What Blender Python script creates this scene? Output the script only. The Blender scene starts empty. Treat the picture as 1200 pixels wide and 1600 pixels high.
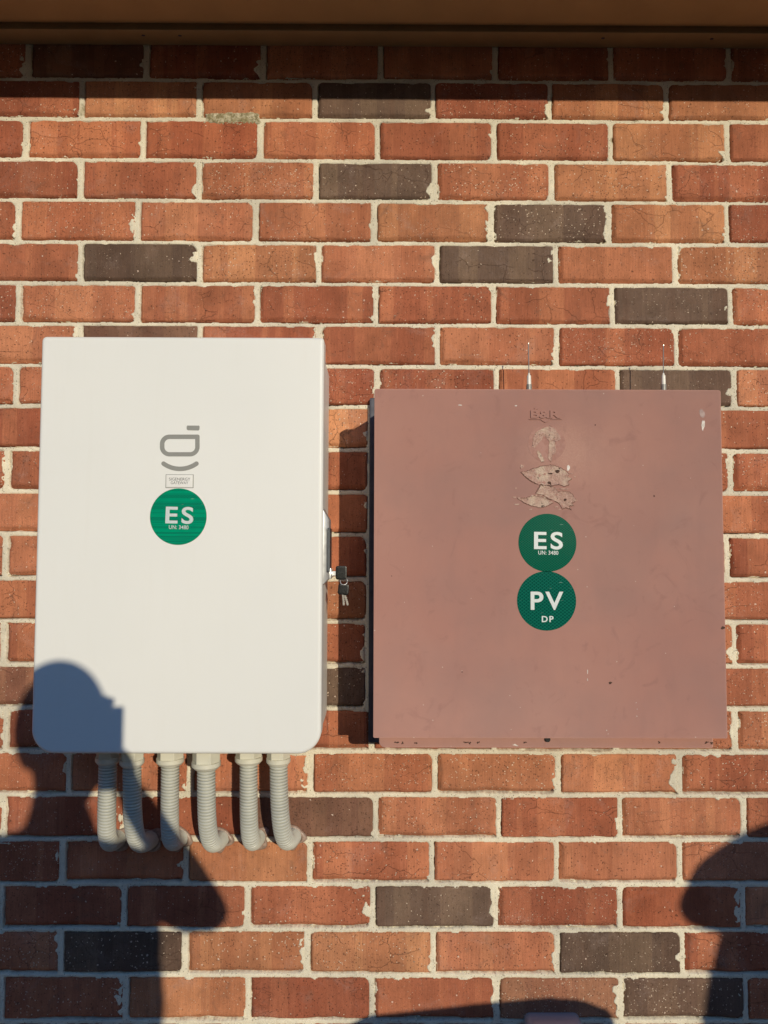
import bpy, bmesh, math, random
import numpy as np
from mathutils import Vector, Matrix, Euler
random.seed(7)
S = bpy.context.scene
C = S.collection

# ------------------------------------------------------------------ camera
CAM = Vector((-0.108133, -1.511707, -1.063172))
PIT, YAW, ROL, FPX = 0.050986, -0.004362, -0.003033, 1180.0
RM = Matrix.Rotation(YAW, 3, 'Z') @ Matrix.Rotation(PIT, 3, 'X') @ Matrix.Rotation(ROL, 3, 'Y')
cd = bpy.data.cameras.new('camera'); cam = bpy.data.objects.new('camera', cd); C.objects.link(cam)
m3 = Matrix((RM.col[0], RM.col[2], -RM.col[1])).transposed()
cam.matrix_world = Matrix.Translation(CAM) @ m3.to_4x4()
cd.sensor_fit = 'VERTICAL'; cd.sensor_height = 36; cd.lens = FPX / 1600 * 36
cd.clip_start = 0.01; cd.clip_end = 500
S.camera = cam
# sun: a point D in front of the wall throws its shadow TA*D to the left and TE*D down
TA, TE = 0.355, 0.22
SUN_EL = math.atan(TE / math.hypot(1, TA)); SUN_ROT = math.atan2(TA, -1)
W = bpy.data.worlds.new('World'); S.world = W; W.use_nodes = True
nt = W.node_tree; nt.nodes.clear()
sky = nt.nodes.new('ShaderNodeTexSky'); sky.sky_type = 'NISHITA'; sky.sun_disc = False
sky.air_density = 1.0; sky.dust_density = 0.3; sky.ozone_density = 6.0
sky.sun_elevation = SUN_EL; sky.sun_rotation = SUN_ROT
bg = nt.nodes.new('ShaderNodeBackground'); bg.inputs[1].default_value = 0.15
wo = nt.nodes.new('ShaderNodeOutputWorld')
nt.links.new(sky.outputs[0], bg.inputs[0]); nt.links.new(bg.outputs[0], wo.inputs[0])
sl = bpy.data.lights.new('sun', 'SUN'); sl.energy = 3.05; sl.angle = math.radians(0.5); sl.color = (1.0, 0.90, 0.70)
so = bpy.data.objects.new('sun', sl); C.objects.link(so)
so.rotation_euler = Vector((TA, -1, TE)).to_track_quat('Z', 'Y').to_euler(); so.location = (3, -6, 3)
S.view_settings.view_transform = 'Standard'; S.view_settings.look = 'None'
S.view_settings.exposure = 0.0; S.view_settings.gamma = 1.0; S.view_settings.use_curve_mapping = False
S.cycles.use_denoising = True
S.cycles.max_bounces = 8

GZ = -2.56                                   # ground level (z = 0 is just above the soffit line)

def at(px, py, D=0.0):
    """point of the photograph at distance D in front of the wall face, in metres"""
    v = RM @ Vector(((px - 600) / FPX, 1, (800 - py) / FPX))
    t = (-D - CAM.y) / v.y
    return CAM + v * t

# ------------------------------------------------------------------ helpers
def tag(o, label=None, cat=None, group=None, kind=None):
    if label: o['label'] = label
    if cat: o['category'] = cat
    if group: o['group'] = group
    if kind: o['kind'] = kind
    return o
def thing(name, loc, label, cat, group=None):
    o = bpy.data.objects.new(name, None); C.objects.link(o); o.location = loc; o.empty_display_size = .05
    return tag(o, label, cat, group)
def link(name, me, mat, parent=None, loc=None):
    if mat and not me.materials: me.materials.append(mat)
    o = bpy.data.objects.new(name, me); C.objects.link(o)
    if parent:
        o.parent = parent
        # world coordinates in, parent-relative out (parents carry translation only)
        p = Vector(); q = parent
        while q: p += q.location; q = q.parent
        o.location = (Vector(loc) if loc is not None else Vector()) - p
    elif loc is not None: o.location = loc
    return o
def np_mesh(name, co, faces, smooth=True):
    me = bpy.data.meshes.new(name)
    co = np.asarray(co, dtype=np.float32); faces = np.asarray(faces, dtype=np.int32)
    n = faces.shape[0]; k = faces.shape[1]
    me.vertices.add(len(co)); me.vertices.foreach_set('co', co.ravel())
    me.loops.add(n * k); me.loops.foreach_set('vertex_index', faces.ravel())
    me.polygons.add(n); me.polygons.foreach_set('loop_start', np.arange(n, dtype=np.int32) * k)
    me.polygons.foreach_set('loop_total', np.full(n, k, dtype=np.int32))
    me.polygons.foreach_set('use_smooth', np.full(n, smooth, dtype=bool))
    me.update(calc_edges=True); me.validate()
    return me
def bm_mesh(name, bm, smooth=False, angle=None):
    bmesh.ops.recalc_face_normals(bm, faces=bm.faces)
    me = bpy.data.meshes.new(name); bm.to_mesh(me); bm.free()
    if smooth:
        for p in me.polygons: p.use_smooth = True
        if angle: me.set_sharp_from_angle(angle=math.radians(angle))
    return me
def bx(bm, x0, x1, y0, y1, z0, z1, bev=0, seg=2):
    r = bmesh.ops.create_cube(bm, size=1)
    for v in r['verts']:
        v.co = Vector((x0 if v.co.x < 0 else x1, y0 if v.co.y < 0 else y1, z0 if v.co.z < 0 else z1))
    if bev:
        es = list({e for v in r['verts'] for e in v.link_edges})
        bmesh.ops.bevel(bm, geom=es, offset=bev, segments=seg, profile=.5, affect='EDGES', clamp_overlap=True)
def cyl(bm, p0, p1, r0, r1=None, n=24, caps=True):
    p0, p1 = Vector(p0), Vector(p1); r1 = r0 if r1 is None else r1
    q = (p1 - p0).to_track_quat('Z', 'Y'); A = []; B = []
    for i in range(n):
        a = 2 * math.pi * i / n; d = q @ Vector((math.cos(a), math.sin(a), 0))
        A.append(bm.verts.new(p0 + d * r0)); B.append(bm.verts.new(p1 + d * r1))
    for i in range(n): bm.faces.new((A[i], A[(i + 1) % n], B[(i + 1) % n], B[i]))
    if caps: bm.faces.new(A[::-1]); bm.faces.new(B)
def rrect(x0, x1, z0, z1, radii, n=8):
    """outline, radii = (bottom left, bottom right, top right, top left)"""
    pts = []
    for (cx, cz, sx, sz, a0), r in zip(((x0, z0, 1, 1, math.pi), (x1, z0, -1, 1, 1.5 * math.pi), (x1, z1, -1, -1, 0), (x0, z1, 1, -1, .5 * math.pi)), radii):
        for i in range(n + 1):
            a = a0 + .5 * math.pi * i / n
            pts.append((cx + sx * r + r * math.cos(a), cz + sz * r + r * math.sin(a)))
    return pts
def slab(name, x0, x1, z0, z1, radii, yf, yb, fil, n=8, fs=6):
    """rounded slab facing -Y with a filleted front edge; front at y=yf, back at y=yb"""
    bm = bmesh.new(); rings = []
    prof = [(0, yb)] + [(fil * (1 - math.cos(.5 * math.pi * i / fs)), yf + fil * (1 - math.sin(.5 * math.pi * i / fs))) for i in range(fs + 1)] + [(fil + .003, yf)]
    for ins, y in prof:
        rr = [max(r - ins, .0004) for r in radii]
        rings.append([bm.verts.new((x, y, z)) for x, z in rrect(x0 + ins, x1 - ins, z0 + ins, z1 - ins, rr, n)])
    for a, b in zip(rings, rings[1:]):
        for i in range(len(a)): bm.faces.new((a[i], a[(i + 1) % len(a)], b[(i + 1) % len(a)], b[i]))
    bm.faces.new(rings[-1]); bm.faces.new(rings[0][::-1])
    return bm_mesh(name, bm, True, 50)
def poly_slab(name, pts, yf, yb):
    """flat outline (x, z) given thickness"""
    bm = bmesh.new()
    a = [bm.verts.new((x, yf, z)) for x, z in pts]; b = [bm.verts.new((x, yb, z)) for x, z in pts]
    for i in range(len(a)): bm.faces.new((a[i], a[(i + 1) % len(a)], b[(i + 1) % len(a)], b[i]))
    bm.faces.new(a); bm.faces.new(b[::-1])
    return bm_mesh(name, bm)
def tube(name, pts, rad, n=20, smooth=True, caps=True):
    bm = bmesh.new(); rings = []; up = None
    pts = [Vector(p) for p in pts]
    if not hasattr(rad, '__len__'): rad = [rad] * len(pts)
    prev = None
    for i, p in enumerate(pts):
        t = (pts[min(i + 1, len(pts) - 1)] - pts[max(i - 1, 0)]).normalized()
        if prev is None: u = t.orthogonal().normalized()
        else: u = (prev - t * prev.dot(t)).normalized()
        prev = u; v = t.cross(u)
        rings.append([bm.verts.new(p + (u * math.cos(2 * math.pi * k / n) + v * math.sin(2 * math.pi * k / n)) * rad[i]) for k in range(n)])
    for a, b in zip(rings, rings[1:]):
        for k in range(n): bm.faces.new((a[k], a[(k + 1) % n], b[(k + 1) % n], b[k]))
    if caps: bm.faces.new(rings[0][::-1]); bm.faces.new(rings[-1])
    return bm_mesh(name, bm, smooth)
def text_mesh(s, w, h, offset=0.0, extrude=.0002, spacing=1.0):
    """lettering fitted to width w and height h, centred on the origin, facing -Y"""
    cu = bpy.data.curves.new('lettering', 'FONT'); cu.body = s; cu.size = 1; cu.offset = offset; cu.extrude = 0
    cu.space_character = spacing; cu.resolution_u = 6
    o = bpy.data.objects.new('lettering', cu); C.objects.link(o)
    bpy.context.view_layer.update()
    me = bpy.data.meshes.new_from_object(o.evaluated_get(bpy.context.evaluated_depsgraph_get()))
    bpy.data.objects.remove(o); bpy.data.curves.remove(cu)
    co = np.zeros(len(me.vertices) * 3, dtype=np.float32); me.vertices.foreach_get('co', co); co = co.reshape(-1, 3)
    mn, mx = co.min(0), co.max(0)
    out = np.zeros_like(co)
    out[:, 0] = (co[:, 0] - (mn[0] + mx[0]) / 2) / (mx[0] - mn[0]) * w
    out[:, 2] = (co[:, 1] - (mn[1] + mx[1]) / 2) / (mx[1] - mn[1]) * h
    me.vertices.foreach_set('co', out.ravel())
    bm = bmesh.new(); bm.from_mesh(me)
    r = bmesh.ops.extrude_face_region(bm, geom=bm.faces[:])
    for v in r['geom']:
        if isinstance(v, bmesh.types.BMVert): v.co.y -= extrude
    me.materials.clear()
    for f in bm.faces: f.smooth = False
    bmesh.ops.recalc_face_normals(bm, faces=bm.faces); bm.to_mesh(me); bm.free()
    return me

# ---- numpy value noise
def vnoise(x, y, seed=0):
    t = np.random.RandomState(seed).rand(256, 256).astype(np.float32)
    xi = np.floor(x).astype(int); yi = np.floor(y).astype(int); fx = x - xi; fy = y - yi
    fx = fx * fx * (3 - 2 * fx); fy = fy * fy * (3 - 2 * fy)
    a = t[xi & 255, yi & 255]; b = t[(xi + 1) & 255, yi & 255]; c = t[xi & 255, (yi + 1) & 255]; d = t[(xi + 1) & 255, (yi + 1) & 255]
    return (a * (1 - fx) + b * fx) * (1 - fy) + (c * (1 - fx) + d * fx) * fy
def fbm(x, y, sc, seed=0, oc=3):
    r = 0; am = 1; tot = 0
    for i in range(oc):
        r = r + am * vnoise(x * sc + 17.3 * i + 900, y * sc + 5.1 * i + 900, seed + i); tot += am; am *= .5; sc *= 2.03
    return r / tot * 2 - 1

# ------------------------------------------------------------------ materials
class NT:
    def __init__(s, name):
        s.m = bpy.data.materials.new(name); s.m.use_nodes = True; s.t = s.m.node_tree
        s.b = s.t.nodes['Principled BSDF']
    def n(s, typ, **kw):
        nd = s.t.nodes.new(typ)
        for k, v in kw.items(): setattr(nd, k, v)
        return nd
    def l(s, a, b): s.t.links.new(a, b)
    def put(s, inp, v):
        if hasattr(v, 'links'): s.l(v, inp)
        else: inp.default_value = v
    def math(s, op, a, b=0.0, c=None, clamp=False):
        nd = s.n('ShaderNodeMath', operation=op, use_clamp=clamp); s.put(nd.inputs[0], a); s.put(nd.inputs[1], b)
        if c is not None: s.put(nd.inputs[2], c)
        return nd.outputs[0]
    def vmath(s, op, a, b):
        nd = s.n('ShaderNodeVectorMath', operation=op); s.put(nd.inputs[0], a); s.put(nd.inputs[1], b); return nd.outputs[0]
    def noise(s, vec, sc, det=3, rough=.5, dist=0, dim='3D', w=None):
        nd = s.n('ShaderNodeTexNoise', noise_dimensions=dim)
        if dim == '1D': s.put(nd.inputs['W'], w)
        else: s.put(nd.inputs['Vector'], vec)
        nd.inputs['Scale'].default_value = sc; nd.inputs['Detail'].default_value = det; nd.inputs['Roughness'].default_value = rough
        nd.inputs['Distortion'].default_value = dist
        return nd.outputs['Fac']
    def voro(s, vec, sc, feature='F1'):
        nd = s.n('ShaderNodeTexVoronoi', feature=feature); s.put(nd.inputs['Vector'], vec); nd.inputs['Scale'].default_value = sc; return nd
    def ramp(s, f, a, b, va=0.0, vb=1.0):
        nd = s.n('ShaderNodeMapRange'); s.put(nd.inputs[0], f)
        for i, v in enumerate((a, b, va, vb)): nd.inputs[i + 1].default_value = v
        return nd.outputs[0]
    def mix(s, f, a, b, mode='MIX'):
        nd = s.n('ShaderNodeMix', data_type='RGBA', blend_type=mode)
        s.put(nd.inputs[0], f)
        for i, v in ((6, a), (7, b)):
            s.put(nd.inputs[i], v if hasattr(v, 'links') or len(v) == 4 else tuple(v) + (1,))
        return nd.outputs[2]
    def bump(s, h, dist, strength=1.0, normal=None):
        nd = s.n('ShaderNodeBump'); nd.inputs['Strength'].default_value = strength; nd.inputs['Distance'].default_value = dist
        s.put(nd.inputs['Height'], h)
        if normal: s.l(normal, nd.inputs['Normal'])
        return nd.outputs[0]
    def out(s, col=None, rough=None, normal=None, metal=None, spec=None, dr=None):
        b = s.b
        if col is not None: s.put(b.inputs['Base Color'], col if hasattr(col, 'links') or len(col) == 4 else tuple(col) + (1,))
        if rough is not None: s.put(b.inputs['Roughness'], rough)
        if normal is not None: s.l(normal, b.inputs['Normal'])
        if metal is not None: b.inputs['Metallic'].default_value = metal
        if spec is not None: b.inputs['Specular IOR Level'].default_value = spec
        if dr is not None: b.inputs['Diffuse Roughness'].default_value = dr
        return s.m
def simple(name, col, rough=.5, metal=0, spec=.5, nsc=60, amp=.06, bump=0, bsc=400):
    t = NT(name); tc = t.n('ShaderNodeTexCoord').outputs['Object']
    f = t.ramp(t.noise(tc, nsc, 4), .3, .7, 1 - amp, 1 + amp)
    c = t.mix(1.0, col, t.n('ShaderNodeCombineColor').outputs[0], 'MULTIPLY')
    cc = t.t.nodes[-1] if False else None
    # brightness factor as grey
    comb = [n for n in t.t.nodes if n.bl_idname == 'ShaderNodeCombineColor'][0]
    for i in range(3): t.l(f, comb.inputs[i])
    r = t.ramp(t.noise(tc, nsc * 2.3, 3), .3, .7, rough * .88, min(rough * 1.12, 1))
    nm = t.bump(t.noise(tc, bsc, 3), bump) if bump else None
    return t.out(c, r, nm, metal, spec)

def brick_material():
    t = NT('fired_clay_brick')
    oi = t.n('ShaderNodeObjectInfo'); geo = t.n('ShaderNodeTexCoord').outputs['Object']
    rnd = oi.outputs['Random']
    off = t.n('ShaderNodeCombineXYZ'); t.l(t.math('MULTIPLY', rnd, 31.7), off.inputs[0]); t.l(t.math('MULTIPLY', rnd, 17.1), off.inputs[2]); t.l(t.math('MULTIPLY', rnd, 53.3), off.inputs[1])
    P = t.vmath('ADD', geo, off.outputs[0])
    sep = t.n('ShaderNodeSeparateXYZ'); t.l(geo, sep.inputs[0])
    base = oi.outputs['Color']
    rA = t.math('FRACT', t.math('MULTIPLY', rnd, 7.31)); rB = t.math('FRACT', t.math('MULTIPLY', rnd, 13.77)); rC = t.math('FRACT', t.math('MULTIPLY', rnd, 29.13))
    # kiln bands: upright stripes with fairly crisp borders
    wob = t.math('MULTIPLY', t.noise(P, 30, 3), .006)
    xw = t.math('ADD', t.math('ADD', sep.outputs[0], wob), t.math('MULTIPLY', rnd, 77.0))
    b1 = t.noise(None, 11, 0, dim='1D', w=xw); b2 = t.noise(None, 30, 0, dim='1D', w=t.math('ADD', xw, 5.3))
    light = t.math('MAXIMUM', t.ramp(b1, .56, .575), t.math('MULTIPLY', t.ramp(b2, .66, .68), .6))
    dark = t.ramp(b1, .415, .40)
    tan = t.mix(.05, t.mix(1.0, base, (1.24, 1.31, 1.26), 'MULTIPLY'), (.62, .33, .17))
    red = t.mix(1.0, base, (.86, .74, .70), 'MULTIPLY')
    c = t.mix(t.math('MULTIPLY', light, t.ramp(rC, 0, 1, .4, .95)), base, tan)
    c = t.mix(t.math('MULTIPLY', dark, .35), c, red)
    # cloudy tone, drag streaks, fine grain
    def grey(f):
        g = t.n('ShaderNodeCombineColor')
        for i in range(3): t.l(f, g.inputs[i])
        return g.outputs[0]
    c = t.mix(1.0, c, grey(t.ramp(t.noise(P, 16, 4, .6), .3, .7, .80, 1.2)), 'MULTIPLY')
    mp = t.n('ShaderNodeMapping'); t.l(P, mp.inputs[0]); mp.inputs['Scale'].default_value = (380, 60, 22)
    stk = t.noise(mp.outputs[0], 1, 3, .6)
    c = t.mix(1.0, c, grey(t.ramp(stk, .3, .7, .88, 1.12)), 'MULTIPLY')
    grain = t.noise(P, 700, 3, .7)
    c = t.mix(1.0, c, grey(t.ramp(grain, .3, .7, .82, 1.18)), 'MULTIPLY')
    # scorched / sooty clouds on part of the face
    c = t.mix(t.math('MULTIPLY', t.ramp(t.noise(P, 26, 4, .6, 1.2), .58, .72), .35), c, (.17, .10, .07))
    # lime bloom, thin and patchy
    bloom = t.math('MULTIPLY', t.ramp(t.noise(P, 11, 5, .65, .8), .56, .76), t.ramp(t.noise(P, 300, 3, .7), .35, .6))
    c = t.mix(t.math('MULTIPLY', bloom, .30), c, (.52, .40, .36))
    # pale grit
    dn = t.n('ShaderNodeTexNoise'); t.l(P, dn.inputs['Vector']); dn.inputs['Scale'].default_value = 520; dn.inputs['Detail'].default_value = 2
    Pd = t.vmath('ADD', P, t.vmath('MULTIPLY', t.vmath('SUBTRACT', dn.outputs['Color'], (.5, .5, .5)), (.0045, .0045, .0045)))
    v1 = t.voro(Pd, 330); vs = t.n('ShaderNodeSeparateColor'); t.l(v1.outputs['Color'], vs.inputs[0])
    rad = t.math('MULTIPLY', vs.outputs[1], .42)
    clump = t.ramp(t.noise(P, 32, 3), .34, .70)
    grit = t.math('MULTIPLY', t.math('LESS_THAN', v1.outputs['Distance'], rad), t.math('GREATER_THAN', vs.outputs[0], t.math('SUBTRACT', t.math('SUBTRACT', 1.0, t.math('MULTIPLY', rA, .07)), t.math('MULTIPLY', t.math('MULTIPLY', clump, .36), rA))))
    c = t.mix(t.math('MULTIPLY', grit, .85), c, (.88, .70, .54))
    v3 = t.voro(Pd, 95); vs3 = t.n('ShaderNodeSeparateColor'); t.l(v3.outputs['Color'], vs3.inputs[0])
    big = t.math('MULTIPLY', t.math('LESS_THAN', t.math('ADD', v3.outputs['Distance'], t.math('MULTIPLY', t.noise(P, 500, 2), .12)), t.math('MULTIPLY', vs3.outputs[1], .24)), t.math('GREATER_THAN', vs3.outputs[0], .86))
    c = t.mix(t.math('MULTIPLY', big, .7), c, (.84, .64, .52))
    # dark pits
    v2 = t.voro(t.vmath('ADD', Pd, (3.1, 0, 1.7)), 330); vs2 = t.n('ShaderNodeSeparateColor'); t.l(v2.outputs['Color'], vs2.inputs[0])
    pit = t.math('MULTIPLY', t.math('LESS_THAN', v2.outputs['Distance'], t.math('MULTIPLY', vs2.outputs[1], .42)), t.math('GREATER_THAN', vs2.outputs[0], .70))
    v4 = t.voro(t.vmath('ADD', Pd, (1.1, 0, 8.7)), 90); vs4 = t.n('ShaderNodeSeparateColor'); t.l(v4.outputs['Color'], vs4.inputs[0])
    pit2 = t.math('MULTIPLY', t.math('LESS_THAN', t.math('ADD', v4.outputs['Distance'], t.math('MULTIPLY', t.noise(P, 420, 2), .14)), t.math('MULTIPLY', vs4.outputs[1], .27)), t.math('GREATER_THAN', vs4.outputs[0], .90))
    pits = t.math('MAXIMUM', pit, pit2)
    c = t.mix(t.math('MULTIPLY', pits, .62), c, (.06, .03, .02))
    # shrinkage cracks, broken up
    nz = t.n('ShaderNodeTexNoise'); t.l(P, nz.inputs['Vector']); nz.inputs['Scale'].default_value = 34; nz.inputs['Detail'].default_value = 4
    wv = t.vmath('MULTIPLY', t.vmath('SUBTRACT', nz.outputs['Color'], (.5, .5, .5)), (.045, 0, .022))
    Pc = t.vmath('ADD', P, wv)
    mpc = t.n('ShaderNodeMapping'); t.l(Pc, mpc.inputs[0]); mpc.inputs['Scale'].default_value = (1, 1, 1.5)
    ce = t.voro(mpc.outputs[0], 42, 'DISTANCE_TO_EDGE').outputs['Distance']
    ce2 = t.voro(t.vmath('ADD', mpc.outputs[0], (4, 0, 9)), 12, 'DISTANCE_TO_EDGE').outputs['Distance']
    cmask = t.ramp(t.noise(P, 20, 3), .56, .64)
    cr = t.math('MULTIPLY', t.ramp(ce, .045, .012), cmask)
    cr2 = t.math('MULTIPLY', t.ramp(ce2, .010, .003), t.ramp(t.noise(P, 12, 2), .50, .54))
    cracks = t.math('MAXIMUM', t.math('MULTIPLY', t.math('MULTIPLY', cr, .7), t.ramp(rB, .45, .8)), t.math('MULTIPLY', cr2, t.ramp(rC, .3, .6)))
    c = t.mix(t.math('MULTIPLY', cracks, .38), c, (.09, .04, .025))
    h = t.math('ADD', t.math('MULTIPLY', grain, .5), t.math('MULTIPLY', stk, .55))
    h = t.math('ADD', h, t.math('MULTIPLY', t.noise(P, 160, 3, .6), .5))
    h = t.math('SUBTRACT', h, t.math('MULTIPLY', pits, 1.3))
    h = t.math('SUBTRACT', h, t.math('MULTIPLY', cracks, .7))
    h = t.math('ADD', h, t.math('MULTIPLY', t.math('MAXIMUM', grit, big), .5))
    nm = t.bump(h, .0011, 1.0)
    return t.out(c, .9, nm, 0, .25, 0.0)
def mortar_material():
    t = NT('sand_lime_mortar'); P = t.n('ShaderNodeTexCoord').outputs['Object']
    sep = t.n('ShaderNodeSeparateXYZ'); t.l(P, sep.inputs[0])
    att = t.n('ShaderNodeAttribute', attribute_name='moss')
    low = t.ramp(t.noise(P, 5, 4, .6), .38, .66)
    c = t.mix(low, (.80, .725, .565), (.60, .55, .445))
    def grey(f):
        g = t.n('ShaderNodeCombineColor')
        for i in range(3): t.l(f, g.inputs[i])
        return g.outputs[0]
    c = t.mix(1.0, c, grey(t.ramp(t.noise(P, 24, 4, .6), .3, .7, .92, 1.10)), 'MULTIPLY')
    g = t.noise(P, 620, 3, .75)
    c = t.mix(1.0, c, grey(t.ramp(g, .3, .7, .86, 1.16)), 'MULTIPLY')
    v = t.voro(P, 360); vs = t.n('ShaderNodeSeparateColor'); t.l(v.outputs['Color'], vs.inputs[0])
    d = t.math('MULTIPLY', t.math('LESS_THAN', v.outputs['Distance'], t.math('MULTIPLY', vs.outputs[1], .45)), t.math('GREATER_THAN', vs.outputs[0], .84))
    c = t.mix(t.math('MULTIPLY', d, .6), c, (.16, .12, .08))
    mossc = t.mix(t.noise(P, 240, 3, .7), (.07, .065, .03), (.46, .38, .22))
    c = t.mix(t.math('MULTIPLY', att.outputs['Fac'], t.ramp(t.noise(P, 130, 4, .7), .38, .56, .35, 1.0)), c, mossc)
    h = t.math('SUBTRACT', t.math('ADD', g, t.math('MULTIPLY', t.noise(P, 170, 3), .8)), t.math('MULTIPLY', d, .8))
    h = t.math('ADD', h, t.math('MULTIPLY', att.outputs['Fac'], t.noise(P, 300, 3)))
    return t.out(c, .95, t.bump(h, .0009, .8), 0, .15, 0.0)
M_BR = brick_material(); M_MO = mortar_material()

def box_paint():
    t = NT('faded_red_oxide_paint'); P = t.n('ShaderNodeTexCoord').outputs['Object']
    base = (.50, .268, .222)
    c = t.mix(t.ramp(t.noise(P, 3.2, 4, .55), .35, .7), base, (.545, .315, .26))
    # patchy chalking of the old paint
    ch = t.ramp(t.noise(P, 4.5, 5, .62), .42, .68)
    c = t.mix(t.math('MULTIPLY', ch, .38), c, (.35, .235, .22))
    # rubbed, glue-hazed patch round the old seal
    rc = at(885, 705, .203); ru = t.vmath('MULTIPLY', t.vmath('SUBTRACT', P, tuple(rc)), (1 / .12, 0, 1 / .075))
    rl = t.n('ShaderNodeVectorMath', operation='LENGTH'); t.l(ru, rl.inputs[0])
    rub = t.math('MULTIPLY', t.ramp(t.math('ADD', rl.outputs['Value'], t.math('MULTIPLY', t.noise(P, 18, 4, .6), .9)), 1.35, .55), t.ramp(t.noise(P, 420, 3, .7), .35, .65, .35, 1))
    c = t.mix(t.math('MULTIPLY', rub, .5), c, (.66, .43, .34))
    mp = t.n('ShaderNodeMapping'); t.l(P, mp.inputs[0]); mp.inputs['Scale'].default_value = (26, 20, 5)
    c = t.mix(t.math('MULTIPLY', t.ramp(t.noise(mp.outputs[0], 1, 4, .6), .52, .8), .28), c, (.39, .225, .20))
    # faint finger marks and rubbed clouds
    c = t.mix(t.math('MULTIPLY', t.ramp(t.noise(P, 22, 5, .6, 1.5), .58, .72), .55), c, (.41, .22, .19))
    v = t.voro(P, 34); vs = t.n('ShaderNodeSeparateColor'); t.l(v.outputs['Color'], vs.inputs[0])
    d = t.math('MULTIPLY', t.math('LESS_THAN', t.math('ADD', v.outputs['Distance'], t.math('MULTIPLY', t.noise(P, 300, 2), .08)), t.math('MULTIPLY', vs.outputs[1], .10)), t.math('GREATER_THAN', vs.outputs[0], .70))
    c = t.mix(t.math('MULTIPLY', d, .55), c, (.14, .08, .07))
    v2 = t.voro(t.vmath('ADD', P, (5, 0, 2)), 60); vs2 = t.n('ShaderNodeSeparateColor'); t.l(v2.outputs['Color'], vs2.inputs[0])
    d2 = t.math('MULTIPLY', t.math('LESS_THAN', v2.outputs['Distance'], t.math('MULTIPLY', vs2.outputs[1], .075)), t.math('GREATER_THAN', vs2.outputs[0], .86))
    c = t.mix(t.math('MULTIPLY', d2, .8), c, (.72, .60, .52))
    h = t.math('ADD', t.math('MULTIPLY', t.noise(P, 420, 2), .35), t.math('MULTIPLY', t.noise(P, 14, 3), 1.0))
    h = t.math('SUBTRACT', h, t.math('MULTIPLY', d, .6)); h = t.math('ADD', h, t.math('MULTIPLY', t.math('MULTIPLY', rub, t.noise(P, 600, 2)), 1.5))
    return t.out(c, t.math('SUBTRACT', t.ramp(t.noise(P, 12, 4), .3, .7, .7, .85), t.math('MULTIPLY', rub, .2)), t.bump(h, .0004, .5), 0, .10, 1.0)
M_PK = box_paint()
def white_paint():
    t = NT('white_powder_coat'); P = t.n('ShaderNodeTexCoord').outputs['Object']
    c = t.mix(t.ramp(t.noise(P, 3, 4), .35, .7), (.80, .80, .775), (.82, .815, .785))
    mp = t.n('ShaderNodeMapping'); t.l(P, mp.inputs[0]); mp.inputs['Scale'].default_value = (40, 40, 3)
    c = t.mix(t.math('MULTIPLY', t.ramp(t.noise(mp.outputs[0], 1, 5, .65), .55, .8), .10), c, (.68, .65, .58))
    v = t.voro(P, 22); vs = t.n('ShaderNodeSeparateColor'); t.l(v.outputs['Color'], vs.inputs[0])
    d = t.math('MULTIPLY', t.math('LESS_THAN', v.outputs['Distance'], .035), t.math('GREATER_THAN', vs.outputs[0], .90))
    c = t.mix(t.math('MULTIPLY', d, .35), c, (.4, .36, .3))
    return t.out(c, t.ramp(t.noise(P, 9, 3), .3, .7, .38, .5), t.bump(t.noise(P, 1500, 2), .00004, .5), 0, .5)
M_WH = white_paint()
M_PL = simple('grey_conduit_plastic', (.53, .53, .47), .42, nsc=40, amp=.07)
M_GL = simple('pale_gland_nylon', (.66, .64, .54), .4, nsc=40, amp=.05)
M_SI = simple('cured_silicone', (.34, .24, .19), .35, nsc=150, amp=.25, bump=.0008, bsc=260)
M_CH = simple('chromed_metal', (.80, .80, .79), .38, .75, nsc=40, amp=.04)
M_DK = simple('dark_satin_metal', (.17, .18, .19), .3, .6, nsc=40, amp=.1)
M_BK = simple('black_moulded_plastic', (.008, .008, .008), .3, nsc=200, amp=.2, bump=.0002, bsc=900)
M_ST = simple('stainless_rod', (.45, .42, .38), .35, .9, nsc=200, amp=.1)
M_AW = simple('white_antenna_plastic', (.78, .76, .70), .35, nsc=80, amp=.05)
M_LG = simple('grey_print', (.27, .27, .25), .5, nsc=90, amp=.03)
M_IN = simple('dark_ink', (.10, .10, .10), .5, nsc=90, amp=.03)
M_LT = simple('silver_reflective_print', (.60, .66, .66), .4, nsc=300, amp=.06)
M_LB = simple('white_label_paper', (.80, .79, .76), .5, nsc=90, amp=.02)
M_FL = simple('navy_grey_painted_steel', (.055, .058, .08), .55, nsc=60, amp=.2)
M_EV = simple('tan_painted_timber', (.36, .25, .115), .55, nsc=14, amp=.10, bump=.0003, bsc=120)
M_SF = simple('tan_painted_soffit_sheet', (.42, .29, .135), .6, nsc=9, amp=.10, bump=.0004, bsc=60)
M_GV = simple('cream_gutter_steel', (.55, .50, .40), .4, nsc=9, amp=.06)
M_RF = simple('terracotta_roof', (.22, .10, .06), .8, nsc=30, amp=.2, bump=.003, bsc=60)
M_CO = simple('concrete_path', (.24, .21, .18), .9, nsc=8, amp=.2, bump=.002, bsc=150)
M_OU = simple('grey_weatherproof_plastic', (.42, .43, .45), .35, nsc=40, amp=.05)
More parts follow.
